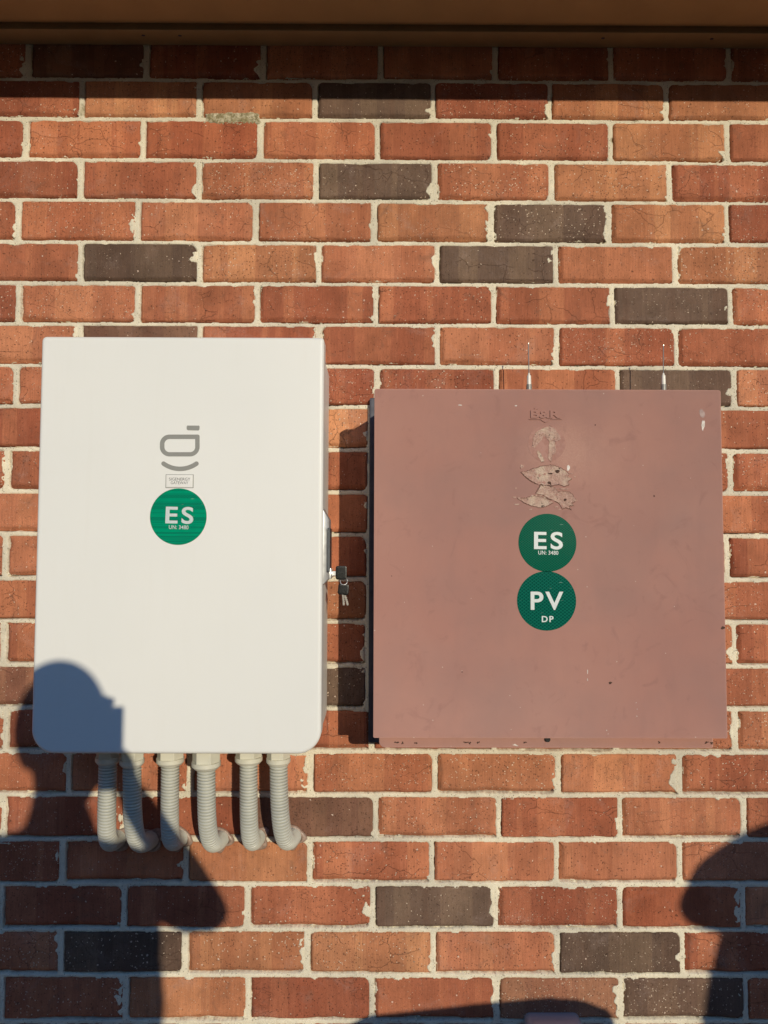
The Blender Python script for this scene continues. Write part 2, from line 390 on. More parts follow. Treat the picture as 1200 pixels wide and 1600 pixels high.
def sticker_mat(name, c0, c1, cell, stripes):
    t = NT(name); P = t.n('ShaderNodeTexCoord').outputs['Object']
    s = t.n('ShaderNodeSeparateXYZ'); t.l(P, s.inputs[0])
    u = t.math('ADD', t.math('MULTIPLY', s.outputs[0], .8 / cell), t.math('MULTIPLY', s.outputs[2], 1.0 / cell))
    v = t.math('SUBTRACT', t.math('MULTIPLY', s.outputs[0], .8 / cell), t.math('MULTIPLY', s.outputs[2], 1.0 / cell))
    def ln(w):
        f = t.math('ABSOLUTE', t.math('SUBTRACT', t.math('FRACT', t.math('ADD', w, 100.0)), .5)); return t.ramp(f, .10, .16, 1, 0)
    g = t.math('MAXIMUM', ln(u), ln(v))
    c = t.mix(g, c0, c1)
    if stripes:  # lighter stripes of reflecting cells, their reflection put into the colour
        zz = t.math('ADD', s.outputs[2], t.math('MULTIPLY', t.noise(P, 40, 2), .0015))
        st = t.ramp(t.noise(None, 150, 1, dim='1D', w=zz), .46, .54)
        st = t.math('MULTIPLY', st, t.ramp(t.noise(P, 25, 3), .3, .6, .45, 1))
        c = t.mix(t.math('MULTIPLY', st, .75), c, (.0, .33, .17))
    sc = t.ramp(t.noise(t.vmath('MULTIPLY', P, (60, 60, 400)), 1, 3), .70, .74)
    c = t.mix(t.math('MULTIPLY', sc, .35), c, (.4, .6, .5))
    return t.out(c, .12, None, 0, .2)
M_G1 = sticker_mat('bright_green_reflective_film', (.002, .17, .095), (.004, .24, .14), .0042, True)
M_G2 = sticker_mat('green_reflective_film', (.001, .075, .045), (.005, .135, .08), .0042, False)
M_G3 = sticker_mat('green_reflective_film_coarse', (.001, .07, .05), (.006, .14, .095), .0056, False)
def residue_mat():
    t = NT('dried_adhesive'); P = t.n('ShaderNodeTexCoord').outputs['Object']
    c = t.mix(t.ramp(t.noise(P, 420, 3, .7), .35, .65), (.60, .39, .31), (.42, .235, .19))
    c = t.mix(t.math('MULTIPLY', t.ramp(t.noise(P, 38, 3), .5, .62), .55), c, (.74, .60, .46))
    c = t.mix(t.ramp(t.noise(P, 160, 3, .6), .66, .72), c, (.10, .06, .045))
    return t.out(c, .55, t.bump(t.noise(P, 330, 4, .7), .0028, 1.0), 0, .6)
M_RS = residue_mat()
def ghost_mat():
    t = NT('thin_glue_film'); P = t.n('ShaderNodeTexCoord').outputs['Object']
    c = t.mix(t.ramp(t.noise(P, 120, 4, .6), .4, .6), (.47, .25, .205), (.53, .30, .25))
    return t.out(c, t.ramp(t.noise(P, 90, 3), .3, .7, .5, .7), t.bump(t.noise(P, 500, 3, .7), .0006, .7), 0, .2, 1.0)
M_GH = ghost_mat()
M_ED = simple('dark_brown_edge', (.20, .10, .075), .8, nsc=300, amp=.3)

# ------------------------------------------------------------------ ground
bm = bmesh.new(); bx(bm, -60, 60, -90, -1.30, GZ - .4, GZ)
lawn = NT('lawn_soil'); P = lawn.n('ShaderNodeTexCoord').outputs['Object']
lawn.out(lawn.mix(lawn.noise(P, 3, 6, .7), (.06, .075, .03), (.13, .12, .06)), .95, lawn.bump(lawn.noise(P, 60, 4), .02))
o = link('lawn_ground', bm_mesh('lawn_ground', bm), lawn.m); tag(o, 'dry green lawn behind the photographer', kind='structure')
bm = bmesh.new(); bx(bm, -60, 60, -1.297, .6, GZ - .35, GZ + .012)
o = link('concrete_path', bm_mesh('concrete_path', bm), M_CO); tag(o, 'grey concrete path at the foot of the brick wall', kind='structure')

# ------------------------------------------------------------------ brick wall
ZJ = [-.0050, -.0930, -.1767, -.2634, -.348, -.4355, -.5207, -.6048, -.6903, -.7732, -.8602, -.9461, -1.0309, -1.1196, -1.204, -1.2905,
      -1.3752, -1.4598, -1.5438, -1.6293, -1.7151, -1.802, -1.8889, -1.9760, -2.0620]     # bed joints, top of course 1 first
PERP = {1: [43, 228, 412, 595, 775, 955, 1140], 2: [127, 311, 493, 677, 860, 1042], 3: [39, 223, 407, 590, 773, 955, 1138], 4: [125, 310, 494, 680, 863, 1047],
        5: [28, 215, 400, 585, 768, 952, 1137], 6: [125, 312, 498, 683, 870, 1056], 7: [28, 215, 402, 588, 772, 957, 1143], 8: [124, 312, 499, 684, 871, 1058],
        9: [24, 211, 400, 589, 776, 966, 1148], 10: [122, 310, 498, 579, 770, 960], 11: [10, 197, 390, 579, 770, 960, 1143], 12: [118, 306, 494, 579, 770, 955, 1066],
        13: [8, 196, 388, 578, 770, 960, 1138], 14: [118, 304, 494, 577, 770, 960], 15: [5, 195, 386, 576, 770, 960, 1148], 16: [112, 300, 490, 576, 770, 962, 1060],
        17: [8, 198, 392, 581, 773, 964, 1150], 18: [107, 297, 486, 680, 873, 1063], 19: [5, 196, 390, 587, 780, 970, 1164], 20: [97, 291, 484, 675, 870, 1063],
        21: [0, 194, 387, 583, 775, 970, 1162], 22: [95, 289, 481, 677, 871, 1067], 23: [197, 388, 581, 777, 971, 1167], 24: [95, 290, 482, 678, 872, 1068]}
PERP[10].append(1240); PERP[14].append(1245); PERP[12].append(1240); PERP[16].append(1250)
DARK = {(2, 585): 1, (1, 135): .6, (4, 585): 1, (5, 860): 1, (6, 217): 1.1, (6, 775): 1, (7, 1050): 1, (8, 217): .8, (9, 1060): 1, (16, 40): .55, (16, 540): 1,
        (19, 490): .75, (19, 1210): .9, (21, 680): 1, (22, 190): 1.25, (22, 970): 1.1, (23, 875): .5, (23, 1065): .95, (16, 1200): .0}
TONE = {(3, 130): 'r', (3, 315): 'r', (4, 400): 'o', (4, 770): 'o', (5, 670): 'O', (5, 1050): 'O', (4, 955): 'O', (2, 955): 'O', (2, 1120): 'O', (3, 1045): 'O',
        (5, 490): 'o', (6, 400): 'O', (6, 960): 'o', (6, 1130): 'O', (2, 400): 'O', (2, 210): 'O', (7, 310): 'o', (14, 545): 'O', (17, 545): 'O', (15, 545): 'o',
        (18, 585): 'o', (18, 780): 'o', (18, 960): 'o', (21, 1065): 'r', (22, 580): 'O', (22, 385): 'O', (22, 1115): 'O', (23, 290): 'O', (20, 390): 'O', (10, 545): 'O'}
def course_px_y(r): return {1: 100}.get(r, 0) or [0, 100, 157, 220, 283, 347, 410, 474, 538, 602, 667, 734, 800, 869, 937, 1005, 1073, 1140, 1208, 1277, 1346, 1416, 1488, 1560, 1633][r]
rs = np.random.RandomState(11)
bricks = []; far = []
for r in range(1, 25):
    zt, zb = ZJ[r - 1] - .0052, ZJ[r] + .0052
    xs = sorted(at(p, course_px_y(r)).x for p in PERP[r])
    while xs[0] > -4: xs.insert(0, xs[0] - .2405)
    while xs[-1] < 4: xs.append(xs[-1] + .2405)
    for a, b in zip(xs, xs[1:]):
        x0, x1 = a + .0062, b - .0062
        if x1 - x0 < .02: continue
        (bricks if (x1 > -1.02 and x0 < .84) else far).append((x0, x1, zb, zt, r))
    # narrower random play in joints
wall = thing('brick_wall', (0, 0, GZ), 'orange red clay brick wall with cream mortar joints behind both electrical boxes', 'wall')
X0, X1, Z0, Z1, ST = -1.03, .85, -2.07, 0.0, .0015
nx = int(round((X1 - X0) / ST)) + 1; nz = int(round((Z1 - Z0) / ST)) + 1
gx = X0 + np.arange(nx) * ST; gz = Z0 + np.arange(nz) * ST
SD = np.full((nx, nz), .02, np.float32); SIDE = np.zeros((nx, nz), np.int8); OFFS = np.zeros((nx, nz), np.float32)
BEV = np.array([.0070, .0036, .0082, .0030]); SLP = np.array([.95, .55, 1.0, .55])          # left, right, bottom, top
def sdf(x, z, B):
    """signed distance to the ragged, round-cornered brick outline, and which side is nearest"""
    x0, x1, z0, z1, rad, seed = B
    j = .0011 * fbm(x + seed, z, 55, 3, 3) + .0009 * fbm(x, z + seed, 300, 9, 2)
    cx, cz = (x0 + x1) / 2, (z0 + z1) / 2; hx, hz = (x1 - x0) / 2, (z1 - z0) / 2
    dx, dz = x - cx, z - cz
    rr = np.where(dx < 0, np.where(dz < 0, rad[0], rad[3]), np.where(dz < 0, rad[1], rad[2]))
    qx, qz = np.abs(dx) - hx + rr, np.abs(dz) - hz + rr
    s = np.minimum(np.maximum(qx, qz), 0) + np.hypot(np.maximum(qx, 0), np.maximum(qz, 0)) - rr + j
    horiz = (np.abs(dx) - hx) > (np.abs(dz) - hz)
    side = np.where(horiz, np.where(dx < 0, 0, 1), np.where(dz < 0, 2, 3))
    return s, side
def recess(s, side, k=.85):
    w = BEV[side] * k; d = np.clip(-s, 0, None)
    q = np.clip(w - d, 0, None)
    return SLP[side] * (np.sqrt(q * q + .0006 ** 2) - .0006) + .5 * np.clip(.0016 - d, 0, None) + np.clip(s, 0, None) * 3
def brick_mesh(B, fine=True):
    x0, x1, z0, z1 = B[:4]
    def line(a, b, mid):
        e = np.array([0, .001, .002, .003, .0045, .006, .008, .011, .015]) ; L = b - a
        if L < .034: return np.linspace(a, b, max(6, int(L / .002)))
        k = max(2, int((L - .03) / mid)); return np.concatenate([a + e, np.linspace(a + .015, b - .015, k + 1)[1:-1], (b - e)[::-1]])
    X = line(x0, x1, .0075); Z = line(z0, z1, .006)
    xx, zz = np.meshgrid(X, Z, indexing='ij'); s, side = sdf(xx, zz, B)
    # blend the bevel width where two sides meet by taking the deeper recess
    y = recess(s, side, .42 + .75 * vnoise(xx * 16 + B[5], zz * 3, 77) + .28 * math.sin(B[5] * 2.3))
    chip = np.clip(fbm(xx + B[5], zz, 38, 21, 3) - .22, 0, 1) * np.exp(-np.clip(-s, 0, None) / .006) * .012
    y = y + chip - .0005 * fbm(xx, zz + B[5], 24, 5, 3) - .00022 * fbm(xx + B[5], zz, 120, 8, 2)
    n, m = xx.shape; cx, cz = (x0 + x1) / 2, (z0 + z1) / 2
    co = np.stack([xx - cx, y, zz - cz], -1).reshape(-1, 3)
    I = np.arange(n * m).reshape(n, m)
    F = [np.stack([I[:-1, :-1], I[1:, :-1], I[1:, 1:], I[:-1, 1:]], -1).reshape(-1, 4)]
    ring = np.concatenate([I[:, 0], I[-1, 1:], I[:-1, -1][::-1], I[0, 1:-1][::-1]])
    back = co[ring].copy(); back[:, 1] = .09; k = len(co); co = np.concatenate([co, back])
    R2 = np.roll(ring, -1); Bk = k + np.arange(len(ring)); B2 = np.roll(Bk, -1)
    F.append(np.stack([ring, Bk, B2, R2], -1))
    return np_mesh('brick', co, np.concatenate(F))
PAL = [(.43, .149, .077), (.375, .122, .065), (.335, .106, .058), (.475, .180, .096), (.40, .136, .072)]
def lin(a, b, k): return tuple(a[i] * (1 - k) + b[i] * k for i in range(3))
def tone(r, cx, px):
    c = PAL[rs.randint(len(PAL))]
    for (rr, p), d in TONE.items():
        if rr == r and abs(p - px) < 45:
            f = {'o': lin(c, (.52, .24, .12), .22), 'O': lin(c, (.56, .27, .13), .42), 'r': lin(c, (.40, .11, .05), .4)}[d]; c = f
    for (rr, p), d in DARK.items():
        if rr == r and abs(p - px) < 45 and d > 0:
            dk = (.150, .095, .069)
            c = lin(c, dk, min(d, 1)); c = tuple(v * (1 if d <= 1 else .8) for v in c)
    j = 1 + rs.uniform(-.08, .08)
    return tuple(v * j for v in c) + (1,)
for i, (x0, x1, z0, z1, r) in enumerate(bricks):
    dz = rs.uniform(-.0006, .0006, 2)
    rad = [rs.choice([.0015, .003, .006]), rs.choice([.002, .004, .009, .013]), rs.choice([.002, .004, .008, .014]), rs.choice([.0015, .003, .006, .009])]
    B = (x0 + rs.uniform(-.0008, .0008), x1 + rs.uniform(-.0016, .001), z0 + dz[0], z1 + dz[1], rad, float(i * 1.37))
    off = rs.uniform(-.0007, .0009)
    me = brick_mesh(B)
    cx, cz = (B[0] + B[1]) / 2, (B[2] + B[3]) / 2
    o = link('brick', me, M_BR, wall, (cx, -off, cz))
    px = 595 + (cx - CAM.x) * FPX / 1.51 * (1 - .04 * (.55 - r / 24.) * 2)
    px = CAM.x and (600 + FPX * ((RM.transposed() @ (Vector((cx, 0, cz)) - CAM)).x / (RM.transposed() @ (Vector((cx, 0, cz)) - CAM)).y))
    o.color = tone(r, cx, px)
    ia, ib = np.searchsorted(gx, B[0] - .010), np.searchsorted(gx, B[1] + .010)
    ja, jb = np.searchsorted(gz, B[2] - .008), np.searchsorted(gz, B[3] + .008)
    ia, ja = max(ia, 0), max(ja, 0); ib, jb = min(ib, nx), min(jb, nz)
    if ib > ia and jb > ja:
        xx, zz = np.meshgrid(gx[ia:ib], gz[ja:jb], indexing='ij'); s, side = sdf(xx, zz, B)
        sub = SD[ia:ib, ja:jb]; mk = s < sub; sub[mk] = s[mk]; SIDE[ia:ib, ja:jb][mk] = side[mk]; OFFS[ia:ib, ja:jb][mk] = off
# mortar relief: a struck joint, deeper under the arrises above and beside it, with smears dragged over brick ends
xx, zz = np.meshgrid(gx, gz, indexing='ij')
n1 = fbm(xx, zz, 60, 31, 3); n2 = fbm(xx, zz, 420, 41, 2); n3 = fbm(xx, zz, 34, 51, 3); n4 = fbm(xx, zz, 95, 61, 2)
deep = np.isin(SIDE, (0, 2))
h = -.0020 + .0008 * n1 + .0004 * n2
h = h - np.where(deep, .0045, .0010) * np.exp(-np.clip(SD, 0, None) / .0013)
# shrinkage gap where the mortar has pulled away under the bricks and along their left ends
gapw = np.where(SIDE == 2, .0016 + .0030 * np.clip(fbm(xx, zz, 9, 71, 2) + .35, 0, 1), .0010 + .0024 * np.clip(fbm(xx, zz, 13, 81, 2) + .1, 0, 1)) * np.clip(.85 + .5 * n3, .35, 1.1)
gapw = np.where(deep, gapw, 0)
h = h - np.where(deep, .013 * np.clip((gapw - SD) / .0012, 0, 1) * (SD > -.002), 0)
h = np.where(SD < 0, np.minimum(h, -.004) + SD * 1.3, h)
wgt = np.choose(SIDE, [.35, 1.05, .2, .26]) 
L = np.clip((n3 * 1.5 + n4 * .45 - .22) * wgt, 0, 1) * .017
rec = recess(SD, SIDE)
sm = (SD < 0) & (-SD < L)
hs = OFFS - rec + .0009 * np.clip((L + SD) / .003, 0, 1) + .0003 * n2
h = np.where(sm, np.maximum(h, hs), h)
# holes and missing bits
pt = at(128, 170)
hole = np.hypot((xx - pt.x) / .006, (zz - pt.z) / .011) + .5 * n4
h = np.where(hole < 1, h - .004 * (1 - np.clip(hole, 0, 1)) ** .5, h)
moss = np.zeros_like(h)
pt = at(365, 185); q = np.maximum(np.abs(xx - pt.x) / .062, np.abs(zz - pt.z) / .0100) + .45 * n4 + .35 * n3
moss = np.maximum(moss, np.clip((1.15 - q) * 4, 0, 1)); h = np.where(q < 1.08, np.maximum(h, .0012 + .0016 * n2 + .001 * n4 - .003 * np.clip(q - .8, 0, 1)), h)
for (px, py, rx, rz) in ((128, 172, .007, .012), (403, 190, .007, .006), (994, 187, .006, .004), (957, 219, .004, .005), (603, 581, .004, .005)):
    pt = at(px, py); q = np.hypot((xx - pt.x) / rx, (zz - pt.z) / rz) + .6 * n4; moss = np.maximum(moss, np.clip((1.1 - q) * 3, 0, .8))
keep = (SD > -.0175); cell = keep[:-1, :-1] | keep[1:, :-1] | keep[1:, 1:] | keep[:-1, 1:]
I = np.arange(nx * nz).reshape(nx, nz)
F = np.stack([I[:-1, :-1], I[1:, :-1], I[1:, 1:], I[:-1, 1:]], -1)[cell]
used = np.unique(F); remap = np.zeros(nx * nz, np.int32); remap[used] = np.arange(len(used))
co = np.stack([xx, -h, zz], -1).reshape(-1, 3)[used]
me = np_mesh('mortar', co, remap[F])
at_ = me.attributes.new('moss', 'FLOAT', 'POINT'); at_.data.foreach_set('value', moss.reshape(-1)[used].astype(np.float32))
o = link('mortar', me, M_MO, wall, (0, 0, 0))
# the rest of the wall, beyond what the photograph shows
bm = bmesh.new()
for (a, b, c, d) in ((-4.2, X0, GZ, .3), (X1, 4.2, GZ, .3), (X0, X1, GZ, Z0), (X0, X1, Z1, .3)): bx(bm, a, b, .003, .11, c, d)
bx(bm, -4.2, 4.2, .0925, .2, GZ, .3)
o = link('mortar_backing', bm_mesh('mortar_backing', bm), M_MO, wall, (0, 0, 0))
rows = [(ZJ[r] + .0052, ZJ[r - 1] - .0052) for r in range(1, 25)]
zz_ = ZJ[24]; k = 0
bm = bmesh.new()
for (x0, x1, z0, z1, r) in far: bx(bm, x0, x1, 0, .05, z0, z1, .002, 1)
while zz_ - .0862 > GZ:
    x = -4.1 + (.12 if k % 2 else 0)
    while x < 4: bx(bm, x, x + .2281, 0, .05, zz_ - .0810, zz_ - .0052, .002, 1); x += .2405
    zz_ -= .0862; k += 1
o = link('brick_courses', bm_mesh('brick_courses', bm), M_BR, wall, (0, 0, 0)); o.color = (.36, .12, .065, 1); o['kind'] = 'stuff'

# ------------------------------------------------------------------ eave above
zt = at(600, 73).z
ev = thing('eave', (0, 0, zt), 'tan painted eave with soffit board and trim strip, running along the top of the wall', 'eave')
zs = zt + .012
bm = bmesh.new(); bx(bm, -4.2, 4.2, -.046, .002, zt, zt + .030, .004)
link('wall_trim', bm_mesh('wall_trim', bm, True, 40), M_EV, ev, (0, 0, 0))
bm = bmesh.new(); bx(bm, -4.2, 4.2, -.0705, -.0462, zt + .014, zt + .040, .001)
link('shadow_groove', bm_mesh('shadow_groove', bm), M_EV, ev, (0, 0, 0))
bm = bmesh.new(); bx(bm, -4.2, 4.2, -.52, -.0707, zt + .001, zt + .012, .001)
link('soffit_board', bm_mesh('soffit_board', bm), M_SF, ev, (0, 0, 0))
EY = .54; EZ = at(600, 153).z + TE * EY                 # the fascia's lower edge throws the shadow line on course two
bm = bmesh.new(); bx(bm, -4.2, 4.2, -EY, -.5203, EZ, EZ + .20, .002)
link('fascia', bm_mesh('fascia', bm), M_EV, ev, (0, 0, 0))
bm = bmesh.new()
gp = [(-EY - .001, .17), (-EY - .001, .05), (-EY - .09, .05), (-EY - .115, .075), (-EY - .115, .16), (-EY - .122, .165), (-EY - .122, .155), (-EY - .119, .07), (-EY - .092, .044), (-EY - .0005, .044)]
a = [bm.verts.new((-4.2, y, EZ + z)) for y, z in gp]; b = [bm.verts.new((4.2, y, EZ + z)) for y, z in gp]
for i in range(len(gp)): bm.faces.new((a[i], a[(i + 1) % len(gp)], b[(i + 1) % len(gp)], b[i]))
bm.faces.new(a); bm.faces.new(b[::-1])
link('gutter', bm_mesh('gutter', bm), M_GV, ev, (0, 0, 0))
bm = bmesh.new()
v = [bm.verts.new(c) for c in [(-4.2, -EY - .03, EZ + .205), (4.2, -EY - .03, EZ + .205), (4.2, 1.5, EZ + 1.0), (-4.2, 1.5, EZ + 1.0), (-4.2, -EY - .03, EZ + .235), (4.2, -EY - .03, EZ + .235), (4.2, 1.5, EZ + 1.04), (-4.2, 1.5, EZ + 1.04)]]
for f in ((0, 1, 2, 3), (4, 5, 6, 7), (0, 1, 5, 4), (1, 2, 6, 5), (2, 3, 7, 6), (3, 0, 4, 7)): bm.faces.new([v[i] for i in f])
link('roof', bm_mesh('roof', bm), M_RF, ev, (0, 0, 0))
for px, py in ((224, 53), (281, 55), (1112, 61), (942, 44)):
    p = at(px, py, .03); 
    bm = bmesh.new(); bmesh.ops.create_icosphere(bm, subdivisions=1, radius=.003)
    for vv in bm.verts: vv.co.x *= 1.5; vv.co.z *= .35
    link('nail_head', bm_mesh('nail_head', bm, True), M_FL, ev, (p.x, -.03, zt))

# ------------------------------------------------------------------ white electrical cabinet
DF = .17
a = at(62.5, 526, DF); b = at(504.5, 526, DF); c = at(49.5, 1178.5, DF); d = at(503.5, 1178.5, DF)
wx0, wx1 = (a.x + c.x) / 2, (b.x + d.x) / 2; wz1, wz0 = (a.z + b.z) / 2, (c.z + d.z) / 2
wc = thing('electrical_cabinet', ((wx0 + wx1) / 2, 0, wz0), 'tall white metal electrical cabinet with rounded lower corners and one green round sticker', 'cabinet')
link('door_cover', slab('door_cover', wx0, wx1, wz0, wz1, (.042, .042, .006, .009), -DF, -.132, .006, 12), M_WH, wc, (0, 0, 0))
link('body', slab('body', wx0 + .006, wx1 - .0015, wz0 + .004, wz1 - .004, (.042, .042, .034, .034), -.1315, -.012, .002, 12), M_WH, wc, (0, 0, 0))
link('mounting_plate', slab('mounting_plate', wx0 + .05, wx1 - .05, wz0 + .06, wz1 - .06, (.01,) * 4, -.0118, .004, .001, 4), M_FL, wc, (0, 0, 0))
def logo_part(name, pts, y, par, mat, th=.0003): return link(name, poly_slab(name, pts, y - th, y + .0001), mat, par, (0, 0, 0))
def P2(px, py, D): p = at(px, py, D); return (p.x, p.z)
# printed logo: short bar, rounded D ring, curved stroke
lg = logo_part('logo', [P2(x, y, DF) for x, y in ((292.5, 665), (311, 665), (312, 666.5), (311.5, 671.5), (310, 672.7), (293.5, 672.3), (291.7, 670.8), (291.7, 666.5))], -DF, wc, M_LG)
def ring_pts(x0, x1, y0, y1, rs4, n=10):
    return [(x, -z) for x, z in rrect(x0, x1, -y1, -y0, rs4, n)]
outer = ring_pts(249.8, 312, 679, 713.2, (15, 15, 3, 15)); inner = ring_pts(257, 305, 686, 706.5, (8, 8, .6, 8))
bm = bmesh.new(); A = [bm.verts.new((P2(x, y, DF)[0], -DF - .0003, P2(x, y, DF)[1])) for x, y in outer]; Bv = [bm.verts.new((P2(x, y, DF)[0], -DF - .0003, P2(x, y, DF)[1])) for x, y in inner]
for i in range(len(A)): bm.faces.new((A[i], A[(i + 1) % len(A)], Bv[(i + 1) % len(A)], Bv[i]))
link('logo_ring', bm_mesh('logo_ring', bm), M_LG, wc, (0, 0, 0))
def arc(cx, cy, r, hw, a0, a1, n=24):
    o_, i_ = [], []
    for k in range(n + 1):
        a = math.radians(a0 + (a1 - a0) * k / n); o_.append((cx + (r + hw) * math.cos(a), cy + (r + hw) * math.sin(a))); i_.append((cx + (r - hw) * math.cos(a), cy + (r - hw) * math.sin(a)))
    def cap(a, s):
        a = math.radians(a); mx, my = cx + r * math.cos(a), cy + r * math.sin(a)
        return [(mx + hw * math.cos(a + s * t), my + hw * math.sin(a + s * t)) for t in np.linspace(0, math.pi, 7)[1:-1]]
    return o_ + cap(a1, -1) + i_[::-1] + cap(a0, 1)[::-1]
logo_part('logo_arc', [P2(x, y, DF) for x, y in arc(281.3, 688.2, 44.4, 3.5, 125.5, 54.5)], -DF, wc, M_LG)
lb0 = P2(258.6, 762.5, DF); lb1 = P2(302.8, 741.3, DF)
o = link('name_label_border', slab('name_label_border', lb0[0], lb1[0], lb0[1], lb1[1], (.0006,) * 4, -DF - .0005, -DF + .0001, .0002, 2, 2), M_LG, wc, (0, 0, 0))
o = link('name_label', slab('name_label', lb0[0] + .0010, lb1[0] - .0016, lb0[1] + .0010, lb1[1] - .0010, (.0006,) * 4, -DF - .0009, -DF - .0003, .0002, 2, 2), M_LB, wc, (0, 0, 0))
def text_at(s, x0, x1, y0, y1, D, mat, par, off=0.0, ext=.00012, name='lettering', tilt=0, sp=1.0, yy=None):
    a, b = at(x0, y1, D), at(x1, y0, D); c = (a + b) / 2
    me = text_mesh(s, abs(b.x - a.x), abs(b.z - a.z), off, ext, sp)
    o = link(name, me, mat, par, (c.x, yy if yy is not None else -D, c.z)); o.rotation_euler.y = tilt
    return o
text_at('SIGENERGY', 264.3, 297.5, 746.5, 751.0, DF, M_IN, o, .0, .0001, yy=-DF - .0009)
text_at('GATEWAY', 267, 294.3, 752.2, 756.6, DF, M_IN, o, .0, .0001, yy=-DF - .0009)
def sticker(cx, cy, r, D, par, mat, label, lines, tilt=0):
    c = at(cx, cy, D); R = (at(cx + r, cy, D) - c).length
    bm = bmesh.new(); cyl(bm, (0, .0001, 0), (0, -.0004, 0), R, R, 72)
    s = link('sticker', bm_mesh('sticker', bm), mat, par, (c.x, -D, c.z)); s['label'] = label
    for (t_, x0, x1, y0, y1, off, sp) in lines: text_at(t_, x0, x1, y0, y1, D, M_LT, s, off, .0001, tilt=tilt, sp=sp, yy=-D - .0004)
    return s
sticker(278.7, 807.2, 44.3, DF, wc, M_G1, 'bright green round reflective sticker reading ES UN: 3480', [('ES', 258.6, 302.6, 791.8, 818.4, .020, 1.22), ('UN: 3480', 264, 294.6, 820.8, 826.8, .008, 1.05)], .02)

# latch on the cabinet's right side
hx = wx1 - .0015
hz1, hz0 = at(510, 793, .15).z, at(510, 916, .15).z
bm = bmesh.new()
def frus(bm, X, o1, ya, yb, za, zb, iy, iza, izb):
    v = [bm.verts.new(c) for c in [(X, -ya, za), (X, -yb, za), (X, -yb, zb), (X, -ya, zb), (X + o1, -ya - iy, za + iza), (X + o1, -yb + iy, za + iza), (X + o1, -yb + iy, zb - izb), (X + o1, -ya - iy, zb - izb)]]
    for f in ((0, 1, 2, 3), (4, 5, 6, 7), (0, 1, 5, 4), (1, 2, 6, 5), (2, 3, 7, 6), (3, 0, 4, 7)): bm.faces.new([v[i] for i in f])
frus(bm, hx, .0125, .108, .163, hz0, hz1, .006, .014, .022)
bmesh.ops.bevel(bm, geom=bm.edges[:], offset=.0016, segments=2, profile=.5, affect='EDGES')
lt = link('latch', bm_mesh('latch', bm, True, 35), M_CH, wc, (0, 0, 0))
bm = bmesh.new(); bx(bm, hx + .010, hx + .0142, -.1660, -.114, hz0 + .026, hz1 - .037, .001)
link('grip', bm_mesh('grip', bm), M_DK, lt, (0, 0, 0))
kz = at(520, 896, .14).z
bm = bmesh.new(); cyl(bm, (hx + .012, -.138, kz), (hx + .0175, -.138, kz), .0085, .0075, 24); bx(bm, hx + .012, hx + .0155, -.150, -.126, kz - .010, kz + .010, .001)
link('lock_cylinder', bm_mesh('lock_cylinder', bm, True, 40), M_CH, lt, (0, 0, 0))
ky = thing('key_ring', (hx + .0175, -.138, kz), 'two small keys with black heads, one turned in the side lock of the white cabinet', 'keys')
k0 = at(524.5, 898, .138).x; k1 = at(542, 898, .138).x; kh = .0105
def key_head(x0, x1, zc, h, y=-.138, t=.0028, ang=0, piv=None):
    me = slab('key_head', x0 - (x0 + x1) / 2, x1 - (x0 + x1) / 2, -h, h, (.004,) * 4, -t, t, .0008, 4, 3)
    o = link('key_head', me, M_BK, ky, ((x0 + x1) / 2, y, zc)); o.rotation_euler.y = ang; return o
bm = bmesh.new(); bx(bm, hx + .0172, k0 + .003, -.1392, -.1368, kz - .0042, kz + .0042, .0006)
link('key_blade', bm_mesh('key_blade', bm), M_CH, ky, (0, 0, 0))
key_head(k0, k1, kz + .0012, .0125)
c2 = at(536.5, 921, .138)
key_head(c2.x - .0098, c2.x + .0098, c2.z, .0098, -.136, .0026, .08)
pts = [(c2.x + .0006 + .0065 * math.cos(a), -.137 + .003 * math.sin(a), (kz + c2.z) / 2 + .0007 + .0068 * math.sin(a)) for a in np.linspace(0, 2 * math.pi, 25)]
link('split_ring', tube('split_ring', pts, .0007, 8), M_CH, ky, (0, 0, 0))
for dx, an, ln_ in ((-.001, -.10, .020), (.0022, -.28, .021)):
    bm = bmesh.new(); bx(bm, -.0017, .0017, -.0010, .0010, -ln_, 0, .0004)
    for q in range(4): bx(bm, .0012, .0026, -.0008, .0008, -ln_ + .003 + q * .0036, -ln_ + .0045 + q * .0036)
    o = link('key_blade', bm_mesh('key_blade', bm), M_ST, ky, (c2.x + dx, -.136 + dx, c2.z - .0090)); o.rotation_euler.y = an

